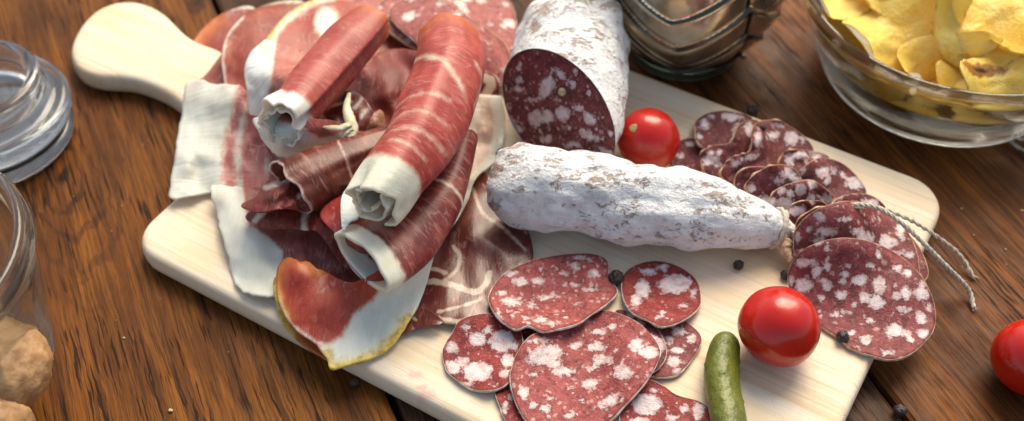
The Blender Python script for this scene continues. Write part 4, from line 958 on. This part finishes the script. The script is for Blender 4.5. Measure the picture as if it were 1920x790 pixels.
def twine(name, pts, r, parent, n=220, strands=2, fray=0):
    q = cr(np.array([list(P(*p)) for p in pts]), n); T = np.gradient(q, axis=0); T /= np.linalg.norm(T, axis=1)[:, None]
    N = Zv-(T@Zv)[:, None]*T; N /= np.linalg.norm(N, axis=1)[:, None]+1e-9; B = np.cross(N, T)
    L = np.concatenate([[0], np.cumsum(np.linalg.norm(np.diff(q, axis=0), axis=1))]); V = []; f = []; ring = 8
    for s in range(strands):
        o0 = len(V); rs = r*.62
        for i in range(n):
            an = L[i]*2*PI/.75+s*2*PI/strands; cc = q[i]+(B[i]*math.cos(an)+N[i]*math.sin(an))*r*.55
            for j in range(ring):
                a = j*2*PI/ring; k = rs*(1+.25*mn.noise(Vector((L[i]*3, a, s))))
                V.append(cc+B[i]*math.cos(a)*k+N[i]*math.sin(a)*k)
        for i in range(n-1):
            for j in range(ring): f.append((o0+i*ring+j, o0+i*ring+(j+1) % ring, o0+(i+1)*ring+(j+1) % ring, o0+(i+1)*ring+j))
        f.append(tuple(o0+j for j in range(ring-1, -1, -1))); f.append(tuple(o0+(n-1)*ring+j for j in range(ring)))
    # loose fibres
    for s in range(int(L[-1]*5)+fray):
        i = random.randrange(2, n-3) if s >= fray else n-2
        o0 = len(V); c = q[i]; d = T[i]*random.uniform(.3, 1)*(1 if s < fray else random.choice((-1, 1)))+B[i]*random.uniform(-.9, .9)+N[i]*random.uniform(-.2, .8)
        d /= np.linalg.norm(d); l = random.uniform(.12, .4); w = .008; e = unit(np.cross(d, Zv+.1))*w; h = np.cross(d, unit(e))*w
        m2 = c+d*l*.5+N[i]*.03; tip = c+d*l
        V += [c+e, c-e*.5+h, c-e*.5-h, m2+e, m2-e*.5+h, m2-e*.5-h, tip]
        f += [(o0, o0+1, o0+4, o0+3), (o0+1, o0+2, o0+5, o0+4), (o0+2, o0, o0+3, o0+5), (o0+3, o0+4, o0+6), (o0+4, o0+5, o0+6), (o0+5, o0+3, o0+6)]
    return mesh(name, V, f, MT['twine'], parent)
twine('string', [(1486, 436, 2.5), (1510, 432, 2.7), (1545, 412, 3.0), (1580, 390, 3.2), (1610, 384, 3.2), (1650, 392, 3.0), (1690, 418, 2.8), (1730, 455, 2.3), (1765, 490, 1.6), (1800, 525, .9), (1818, 548, .35), (1826, 578, .12)], .088, saus, strands=3, fray=10)
twine('string', [(1486, 438, 2.4), (1515, 438, 2.6), (1550, 420, 2.9), (1588, 396, 3.1), (1620, 388, 3.1), (1655, 392, 2.9), (1700, 410, 2.5), (1745, 436, 1.7), (1785, 465, .9), (1808, 490, .4), (1826, 520, .12)], .075, saus, strands=2, fray=10)
# loop round the neck
i0 = int(np.argmin(abs(rr[60:]-.72)))+60
for dd, ii in ((0, i0), (1, i0+2)):
    c = Cn[ii]; k = rr[ii]*1.06+.02
    pts = [c+Bv[ii]*math.cos(a)*k+N[ii]*math.sin(a)*k+T[ii]*.1*math.sin(a*1+dd) for a in np.linspace(0, 2*PI, 40)]
    V = []; f = []; ring = 8; n = len(pts)-1
    for i in range(n):
        t = unit(pts[(i+1) % n]-pts[i-1]); o_ = unit(pts[i]-c); h = np.cross(t, o_); w = .085*(1+.25*math.sin(i*2.4))
        for j in range(ring): a = j*2*PI/ring; V.append(pts[i]+(o_*math.cos(a)+h*math.sin(a))*w)
    for i in range(n):
        for j in range(ring): f.append((i*ring+j, i*ring+(j+1) % ring, ((i+1) % n)*ring+(j+1) % ring, ((i+1) % n)*ring+j))
    mesh('string_loop', V, f, MT['twine'], saus)
# ------------------------------------------------------------------ tomatoes
def sph(px, py, rpx, zb):
    r = 1.5
    for _ in range(20):
        c = P(px, py, zb+r); dep = FPX/1.0; v = c.copy(); zz = v[2]-HC; d = v[1]*cP-zz*sP; r = rpx*d/FPX
    return c, r
c, r = sph(1462, 613, 77, ZB); t1 = ball('cherry_tomato', c, r, MT['tomato'], None, 72, 44, (1.0, .98, .97), .06, 1.3); setp(t1, 'glossy red cherry tomato on the board between the gherkin and the hanging salami slice', 'tomato', 'cherry tomatoes')
c, r = sph(1216, 262, 59, ZB)
tt = empty('cherry_tomato', c-np.array([0, 0, r])); setp(tt, 'red cherry tomato with a pale stem scar, beside the big salami', 'tomato', 'cherry tomatoes')
ball('skin', c, r, MT['tomato'], tt, 64, 40, (1.0, 1.0, 1.0), .04, 1.0)
vd = unit(P(1187, 240, ZB+r*1.2)-np.array([0, 0, HC])); oc = np.array([0, 0, HC])-c; bq = vd@oc; disc = bq*bq-(oc@oc-r*r)
hit = np.array([0, 0, HC])+vd*(-bq-math.sqrt(max(disc, 0))); nn_ = unit(hit-c)
e1 = unit(np.cross(nn_, Zv)); e2 = np.cross(nn_, e1); V = [c+nn_*(r*1.005+.02)]; f = []
for k in (1, 2, 3):
    for j in range(16):
        a = j*2*PI/16; rad = .07*k*(1+.12*math.sin(3*a)); d = unit(nn_*r+e1*math.cos(a)*rad+e2*math.sin(a)*rad); V.append(c+d*(r*1.012+(.02 if k == 2 else -.02 if k == 3 else 0)))
f = [(0, 1+j, 1+(j+1) % 16) for j in range(16)]
for k in (0, 1):
    for j in range(16): j2 = (j+1) % 16; f.append((1+k*16+j, 17+k*16+j, 17+k*16+j2, 1+k*16+j2))
mesh('stem_scar', V, f, MT['scar'], tt)
c, r = sph(1936, 671, 73, 0); t3 = ball('cherry_tomato', c, r, MT['tomato'], None, 64, 40, (1.0, 1.0, .97), .03, 1.0, off=5); setp(t3, 'red cherry tomato lying on the bare table at the right edge', 'tomato', 'cherry tomatoes')
# ------------------------------------------------------------------ gherkin
gp_ = [(1362, 626, .10), (1362, 632, .34), (1360, 645, .52), (1355, 670, .60), (1352, 700, .63), (1355, 735, .63), (1362, 770, .63), (1367, 800, .62), (1374, 835, .5), (1378, 855, .25)]
q = cr(np.array([list(P(x, y, ZB+.62))+[r] for x, y, r in gp_]), 110); Cn, rr = q[:, :3], q[:, 3]
T = np.gradient(Cn, axis=0); T /= np.linalg.norm(T, axis=1)[:, None]; N = Zv-(T@Zv)[:, None]*T; N /= np.linalg.norm(N, axis=1)[:, None]; Bv = np.cross(N, T)
bmp = [(random.uniform(.03, .97), random.uniform(0, 2*PI)) for _ in range(30)]; V = []; ctl = []; na = 56
for i in range(110):
    for j in range(na):
        a = j*2*PI/na; b = 0
        for (s_, a_) in bmp:
            da = (a-a_+PI) % (2*PI)-PI; d2 = (da*.6/.075)**2+((i/109-s_)*5.2/.085)**2
            if d2 < 6: b = max(b, math.exp(-d2))
        k = rr[i]*(1+.03*math.cos(3*a))+.045*b
        V.append(Cn[i]+Bv[i]*math.cos(a)*k+N[i]*math.sin(a)*k); ctl.append((b, 0, 0))
f = []
for i in range(109):
    for j in range(na): k = (j+1) % na; f.append((i*na+j, i*na+k, (i+1)*na+k, (i+1)*na+j))
f += [tuple(range(na-1, -1, -1)), tuple(109*na+j for j in range(na))]
o = mesh('gherkin', V, f, MT['gherkin'], attr={'ctl': ctl}); setp(o, 'green pickled gherkin with small warts at the near edge of the board', 'gherkin')
# ------------------------------------------------------------------ peppercorns
def pepper(px, py, rpx, label, zb=ZB, k=0):
    c, r = sph(px, py, rpx, zb); o = ball('peppercorn', c, r, MT['pepper'], None, 26, 18, (1, 1, .95), .28, 2.6, off=k*3.1); setp(o, label, 'peppercorn', 'black peppercorns')
pepper(1155, 521, 14, 'largest black peppercorn, touching the oval pink salami slice', k=1)
pepper(1385, 497, 9.5, 'black peppercorn alone on bare board just below the dry sausage', k=2)
pepper(1474, 515, 10, 'black peppercorn beside the tied end of the sausage', k=3)
pepper(1580, 632, 12, 'black peppercorn at the lower rim of the hanging salami slice', k=4)
pepper(1411, 207, 11, 'black peppercorn on the table just behind the back edge of the board', zb=.35, k=5)
pepper(941, 289, 11, 'black peppercorn between the fat strip and the big salami', zb=ZB+.2, k=6)
pepper(1688, 770, 12, 'brownish black peppercorn on the table at the plank seam', zb=0, k=7)
pepper(665, 718, 9, 'black peppercorn on the table against the near side of the board', zb=0, k=8)
v_ = P(1431, 240, ZB+.7); 
pepper(1431, 240, 6, 'tiny black peppercorn bit on the wide folded salami slice', zb=float(sample(HF, np.array([v_[0]]), np.array([v_[1]]))[0])-.03, k=9)
# ------------------------------------------------------------------ crumbs on the table
cr_pts = [(320, 770, 4), (1803, 391, 2.5), (1885, 468, 2.5), (1917, 395, 3), (1395, 104, 5), (232, 634, 2.5), (1826, 441, 2)]
for i, (x, y, r_) in enumerate(cr_pts):
    r = r_/44; o = ball('crumb', P(x, y, r*.6), r, MT['crumb'], None, 12, 8, (1, .7, .6), .5, 3, off=i*2.2)
    setp(o, 'tiny pale bread crumb lying on the bare table', 'crumb', 'crumbs on the table')
sheetw = None
# ------------------------------------------------------------------ lathe
def lathe(name, prof, c, m, parent=None, seg=96, disp=None, attr=None, closed=True):
    V = []; n = len(prof)
    for j in range(seg):
        a = 2*PI*j/seg
        for (r, z) in prof:
            k = disp(r, z, a) if disp else 0
            V.append((c[0]+(r+k)*math.cos(a), c[1]+(r+k)*math.sin(a), c[2]+z))
    f = []
    for j in range(seg):
        j2 = (j+1) % seg
        for i in range(n if closed else n-1):
            i2 = (i+1) % n; f.append((j*n+i, j2*n+i, j2*n+i2, j*n+i2))
    # axis points collapse cleanly
    return mesh(name, V, f, m, parent, origin=None if parent is not None else c, attr=attr)
def smooth_prof(p, n): return [tuple(x) for x in cr(np.array(p, float), n)]
# bowl of chips
RIM = 7.2; BC = np.array([20.3, 41.55, 0]); rb = 5.25
outer = [(.01, .12), (rb*.6, .10), (rb-.35, .0), (rb, .10), (rb+.22, .35), (rb+.42, .75), (rb+.52, 1.15), (rb+.70, 1.35), (rb+.92, 1.8), (rb+1.06, 2.3), (rb+1.12, 2.6), (rb+1.30, 2.8), (rb+1.48, 3.2), (rb+1.58, 3.7), (rb+1.60, 3.9), (rb+1.78, 4.05), (RIM-.02, 4.3), (RIM+.02, 4.6), (RIM-.06, 4.82), (RIM-.18, 4.88)]
inner = [(RIM-.32, 4.8), (RIM-.42, 4.4), (RIM-.62, 3.6), (RIM-.95, 2.6), (RIM-1.45, 1.6), (rb-.1, .85), (rb-.8, .5), (rb*.5, .42), (.01, .42)]
bowl = lathe('glass_bowl', smooth_prof(outer, 80)+smooth_prof(inner, 40), BC, MT['glass'], seg=128); setp(bowl, 'clear glass bowl with a ribbed rim, filled with potato crisps, at the back right', 'bowl')
# tumbler
tb = P(1290, 155, .1); TC = np.array([tb[0], tb[1]+2.75, 0])
tum = empty('candle_glass', TC); setp(tum, 'tarnished silver tumbler with a raised leaf pattern, standing behind the board', 'tumbler')
lathe('glass_base', smooth_prof([(.01, .05), (2.0, .03), (2.62, .08), (2.78, .35), (2.9, .8), (2.75, .95)], 24)+smooth_prof([(2.4, .92), (1.2, .85), (.01, .85)], 10), TC, MT['glass_dark'], tum)
NA = 4
def leaf(z, a):
    """long overlapping blades sweeping up to both sides of each rib"""
    u = a/(2*PI)*NA+1.56+z*.03; s = u-math.floor(u); h = abs(s-.5)*2
    v = z*.60-1.35*h**1.25; w = v-math.floor(v); g = w/.86 if w < .86 else (1-w)/.14
    rib = math.exp(-((1-h)/.06)**2); groove = math.exp(-((w-.93)/.10)**2)
    return .20*(g-.5)-.10*rib, min(1, rib*.9+groove)
pf = []
bodyp = smooth_prof([(2.3, .9), (2.95, 1.05), (3.65, 1.9), (4.2, 3.2), (4.5, 4.8), (4.6, 6.6), (4.5, 8.2)], 90); seg = 360; V = []; ctl = []
inn = [(r-.28, z) for r, z in reversed(bodyp[6::6])]+[(1.0, 1.25), (.01, 1.2)]
allp = bodyp+inn; nA = len(allp)
for j in range(seg):
    a = 2*PI*j/seg
    for i, (r, z) in enumerate(allp):
        if i < len(bodyp): d, e = leaf(z, a)
        else: d, e = 0, 0
        V.append((TC[0]+(r+d)*math.cos(a), TC[1]+(r+d)*math.sin(a), z)); ctl.append((e, 0, 0))
f = []
for j in range(seg):
    j2 = (j+1) % seg
    for i in range(nA-1): f.append((j*nA+i, j2*nA+i, j2*nA+i+1, j*nA+i+1))
mesh('silver_body', V, f, MT['silver'], tum, attr={'ctl': ctl})
# jar with walnuts, lower left
JC = np.array([*P(83, 700, .6)[:2], 0]); JR = 4.6; JC = JC+np.array([-JR, 0.6, 0])
jp = P(50, 480, 6.4); JRM = min(7.5, max(4.0, jp[0]-JC[0]))
jar = lathe('glass_jar', smooth_prof([(.01, .1), (JR-.6, .0), (JR-.1, .15), (JR, .7), (lerp(JR, JRM, .35), 2.6), (lerp(JR, JRM, .7), 4.6), (JRM-.28, 5.4), (JRM-.3, 5.6), (JRM-.02, 5.75), (JRM+.05, 6.0), (JRM-.05, 6.25), (JRM-.2, 6.35), (JRM-.16, 6.6), (JRM-.3, 6.75)], 60)
            + smooth_prof([(JRM-.5, 6.65), (JRM-.62, 6.0), (JRM-.62, 5.2), (lerp(JR, JRM, .7)-.4, 4.5), (lerp(JR, JRM, .3)-.4, 2.5), (JR-.5, .9), (JR-1.1, .5), (.01, .5)], 40), JC, MT['glass_green'], seg=128)
setp(jar, 'open glass jar holding walnuts, cut off at the lower left of the photograph', 'jar')
def walnut(px, py, z, r, label, rot):
    c = P(px, py, z)
    def shp(d):
        e = d[0]*math.cos(rot)+d[1]*math.sin(rot)
        return 1+.07*math.exp(-(e/.10)**2)+.05*mn.noise(Vector(tuple(d*4+rot)))+.04*mn.noise(Vector(tuple(d*9+rot)))
    o = ball('walnut', c, r, MT['walnut'], None, 60, 40, (1, 1.1, .95), shape=shp); setp(o, label, 'walnut', 'walnuts in the jar')
walnut(10, 690, 2.6, 1.55, 'whole walnut in the jar, the upper one with its ridged shell against the glass', .6)
walnut(-25, 810, 1.95, 1.45, 'lower walnut in the jar, at the lower left corner of the photograph', 2.0)
# lid
LF = P(127, 190, 2.0); LR = 3.7; LC = np.array([LF[0]-LR, LF[1]-.3, 0])
lid = empty('jar_lid', LC); setp(lid, 'clear glass jar lid with a dark rubber ring, lying on the table', 'jar lid')
NRr = float(P(72, 140, 3.4)[0]-LC[0]); NRr = min(max(NRr, 2.5), LR-.8)
lathe('glass_plate', smooth_prof([(.01, .05), (LR-.9, .05), (LR-.35, .12), (LR-.18, .4), (LR-.3, .62)], 24)+smooth_prof([(LR-.6, .75), (LR-1.2, .78), (.01, .78)], 14), LC, MT['glass'], lid)
lathe('rubber_ring', smooth_prof([(LR-1.1, .82), (LR-.45, .80), (LR-.30, .90), (LR-.32, 1.06), (LR-.5, 1.14), (LR-1.1, 1.13)], 24), LC, MT['gasket'], lid)
lathe('glass_flange', smooth_prof([(.01, 1.2), (LR-1.2, 1.18), (LR-.25, 1.22), (LR, 1.5), (LR+.02, 1.85), (LR-.15, 2.1), (LR-.5, 2.14), (NRr+.25, 2.2), (NRr, 2.45), (NRr-.06, 2.9), (NRr+.04, 3.15), (NRr+.05, 3.4), (NRr-.12, 3.55)], 60)
      + smooth_prof([(NRr-.42, 3.5), (NRr-.5, 3.2), (NRr-.5, 2.5), (NRr-.7, 2.0), (.01, 1.9)], 26), LC, MT['glass'], lid)
# ------------------------------------------------------------------ crisps
def chip(px, py, z, w, h, rot, tiltx, tilty, bend, label, burn=None, tw=.0, k=0):
    c = P(px, py, z); nr, ns = 22, 64; V = []; A = []; sd = k*5.7+1
    loc = [(0, 0, 0)]+[(r/nr, 2*PI*j/ns, 1) for r in range(1, nr+1) for j in range(ns)]
    for (r, a, _) in loc:
        rim = 1+.16*mn.noise(Vector((math.cos(a)*1.1+sd, math.sin(a)*1.1, 0)))+.05*mn.noise(Vector((math.cos(a)*4+sd, math.sin(a)*4, 0)))
        u, v = r*math.cos(a)*w*rim, r*math.sin(a)*h*rim
        zz = 1.5*bend*(u*u)/w-bend*.5*(v*v)/h+tw*u*v/w+.38*mn.noise(Vector((u*.6+sd, v*.6, 0)))+.07*mn.noise(Vector((u*1.8+sd, v*1.8, 0)))+.02*mn.noise(Vector((u*4+sd, v*4, 0)))
        b = -1.0
        if burn: b = burn[2]-math.hypot((u-burn[0]-.4*v)/3.2, v-burn[1])
        V.append((u, v, zz)); A.append((b, (1-r)*min(w, h), 0))
    V = np.array(V); cx, sx_ = math.cos(tiltx), math.sin(tiltx); cy, sy = math.cos(tilty), math.sin(tilty); cz, sz = math.cos(rot), math.sin(rot)
    R = np.array([[cz, -sz, 0], [sz, cz, 0], [0, 0, 1]])@np.array([[1, 0, 0], [0, cx, -sx_], [0, sx_, cx]])@np.array([[cy, 0, sy], [0, 1, 0], [-sy, 0, cy]])
    f = [(0, 1+j, 1+(j+1) % ns) for j in range(ns)]
    for q_ in range(nr-1):
        for j in range(ns): j2 = (j+1) % ns; f.append((1+q_*ns+j, 1+(q_+1)*ns+j, 1+(q_+1)*ns+j2, 1+q_*ns+j2))
    n = len(V); W = V@R.T+c; th = R@np.array([0, 0, .055]); W2 = W-th
    F = f+[tuple(n+i for i in x[::-1]) for x in f]; b0 = 1+(nr-1)*ns
    for j in range(ns): j2 = (j+1) % ns; F.append((b0+j, n+b0+j, n+b0+j2, b0+j2))
    # keep the crisp inside the glass
    W = np.vstack([W, W2]); dxy = W[:, :2]-BC[:2]; rr_ = np.hypot(dxy[:, 0], dxy[:, 1]); lim = np.interp(W[:, 2], [0, 1.7, 4, 5, 9], [rb-.6, RIM-1.75, RIM-.75, RIM-.5, RIM+1.5])
    s_ = np.minimum(1, lim/np.maximum(rr_, 1e-6)); W[:, :2] = BC[:2]+dxy*s_[:, None]; W[:, 2] = np.maximum(W[:, 2], .55)
    o = mesh('potato_crisp', W, F, MT['chip'], attr={'ctl': A+A}); setp(o, label, 'crisp', 'potato crisps in the glass bowl')
D = math.radians
chips = [
 (1600, 70, 3.6, 2.6, 2.0, D(60), D(10), D(-25), .25, 'smooth yellow crisp against the left inside of the bowl'),
 (1560, -5, 4.6, 2.2, 1.6, D(20), D(-5), D(10), .3, 'crisp at the top left rim of the bowl, cut by the top of the photograph'),
 (1690, 50, 4.4, 3.1, 1.9, D(35), D(18), D(-22), .55, 'long folded crisp leaning up from the left middle of the bowl'),
 (1845, 45, 5.0, 2.4, 2.1, D(-30), D(25), D(5), .4, 'broad rounded crisp in the centre of the bowl, brightest one'),
 (1730, 118, 3.7, 2.4, 1.0, D(40), D(50), D(-10), .6, 'narrow upright crisp with a browned edge in the middle of the bowl'),
 (1770, 85, 3.0, 2.3, 2.0, D(80), D(10), D(12), .25, 'shaded crisp lying deep behind the narrow upright crisp'),
 (1740, 140, 2.9, 2.2, 1.5, D(-25), D(22), D(0), .3, 'crisp low at the near side of the bowl under the burnt one'),
 (1880, 150, 4.2, 2.4, 1.15, D(5), D(28), D(-4), .5, 'crisp with a black burnt spot near the front rim of the bowl'),
 (1905, 90, 4.0, 2.2, 1.8, D(60), D(12), D(15), .25, 'crisp at the right edge of the photograph above the burnt one'),
 (1690, -15, 4.6, 2.4, 1.8, D(-10), D(5), D(0), .3, 'crisp at the top edge of the photograph, behind the long folded crisp'),
 (1800, -30, 5.2, 2.2, 1.9, D(30), D(0), D(10), .3, 'crisp at the top edge of the photograph, behind the broad rounded crisp'),
 (1905, -10, 5.4, 2.3, 1.8, D(-40), D(10), D(10), .3, 'crisp in the top right corner of the photograph'),
 (1660, 130, 2.5, 2.2, 1.7, D(35), D(12), D(-10), .25, 'crisp low against the near left glass of the bowl'),
 (1850, 175, 2.9, 2.4, 1.6, D(-10), D(18), D(0), .25, 'crisp low against the near glass of the bowl, under the burnt one'),
 (1960, 150, 3.0, 2.4, 1.8, D(20), D(15), D(0), .25, 'crisp low at the right edge of the photograph'),
]
for k, cdat in enumerate(chips):
    chip(*cdat, burn=((-1.1, .45, .38) if k == 7 else (1.5, .9, .1) if k == 4 else None), k=k)
for k in range(14):
    a = k*2.4; r_ = 1.2+.38*k
    x, y = BC[0]+r_*math.cos(a), BC[1]+r_*math.sin(a); v = np.array([x, y, 1.6+.12*k]); px_, py_ = proj(v)
    if py_ > -60 and px_ < 1990: chip(float(px_), float(py_), v[2], 2.1, 1.7, a, .2, -.15, .3, 'crisp in the lower layer of the bowl, mostly covered by others', k=20+k)
# white knotted twine end below the bowl at the right edge
kn = empty('twine_end', P(1905, 262, .2)); setp(kn, 'loose white twine end on the table by the bowl at the right edge', 'twine')
twine('string', [(1888, 255, .15), (1898, 268, .2), (1910, 277, .2), (1925, 282, .15), (1950, 275, .15)], .07, kn, n=60)
twine('string', [(1893, 262, .3), (1905, 258, .45), (1918, 262, .35), (1935, 256, .2)], .06, kn, n=60, fray=4)
# ------------------------------------------------------------------ light
w = bpy.data.worlds.new('World'); SC.world = w; w.use_nodes = True; nt = w.node_tree; nt.nodes.clear()
sky = nt.nodes.new('ShaderNodeTexSky'); sky.sky_type = 'NISHITA'; sky.sun_disc = False
bg = nt.nodes.new('ShaderNodeBackground'); wo = nt.nodes.new('ShaderNodeOutputWorld')
SUN_EL, SUN_AZ = math.radians(50), math.radians(20)   # azimuth measured clockwise from +Y (away from the camera)
sky.sun_elevation = SUN_EL; sky.sun_rotation = SUN_AZ; sky.air_density = 1.0; sky.dust_density = 3.0; sky.ozone_density = .4
nt.links.new(sky.outputs[0], bg.inputs[0]); bg.inputs[1].default_value = .15; nt.links.new(bg.outputs[0], wo.inputs[0])
sl = bpy.data.lights.new('sun', 'SUN'); sl.energy = 2.4; sl.angle = math.radians(42); sl.color = (1, .96, .9)
so = bpy.data.objects.new('sun', sl); COL.objects.link(so)
sd = Vector((math.sin(SUN_AZ)*math.cos(SUN_EL), math.cos(SUN_AZ)*math.cos(SUN_EL), math.sin(SUN_EL)))
so.rotation_euler = (-sd).to_track_quat('-Z', 'Y').to_euler(); so.location = (0, .3, 1)
# ------------------------------------------------------------------ camera
cd = bpy.data.cameras.new('camera'); co = bpy.data.objects.new('camera', cd); COL.objects.link(co)
co.location = (0, 0, HC*.01); co.rotation_euler = (PI/2-PT, 0, 0); cd.sensor_width = 36; cd.lens = 36*FPX/1920
cd.clip_start = .01; cd.clip_end = 100; cd.dof.use_dof = True; cd.dof.focus_distance = .415; cd.dof.aperture_fstop = 8.0
SC.camera = co
SC.view_settings.view_transform = 'Standard'; SC.view_settings.look = 'None'; SC.view_settings.exposure = 0.46; SC.view_settings.use_white_balance = True; SC.view_settings.white_balance_temperature = 7550; SC.view_settings.white_balance_tint = 6; SC.view_settings.gamma = 1
SC.render.engine = 'CYCLES'; SC.cycles.max_bounces = 12; SC.cycles.transmission_bounces = 10; SC.cycles.use_denoising = True
SC.cycles.blur_glossy = .6; SC.cycles.sample_clamp_indirect = 6
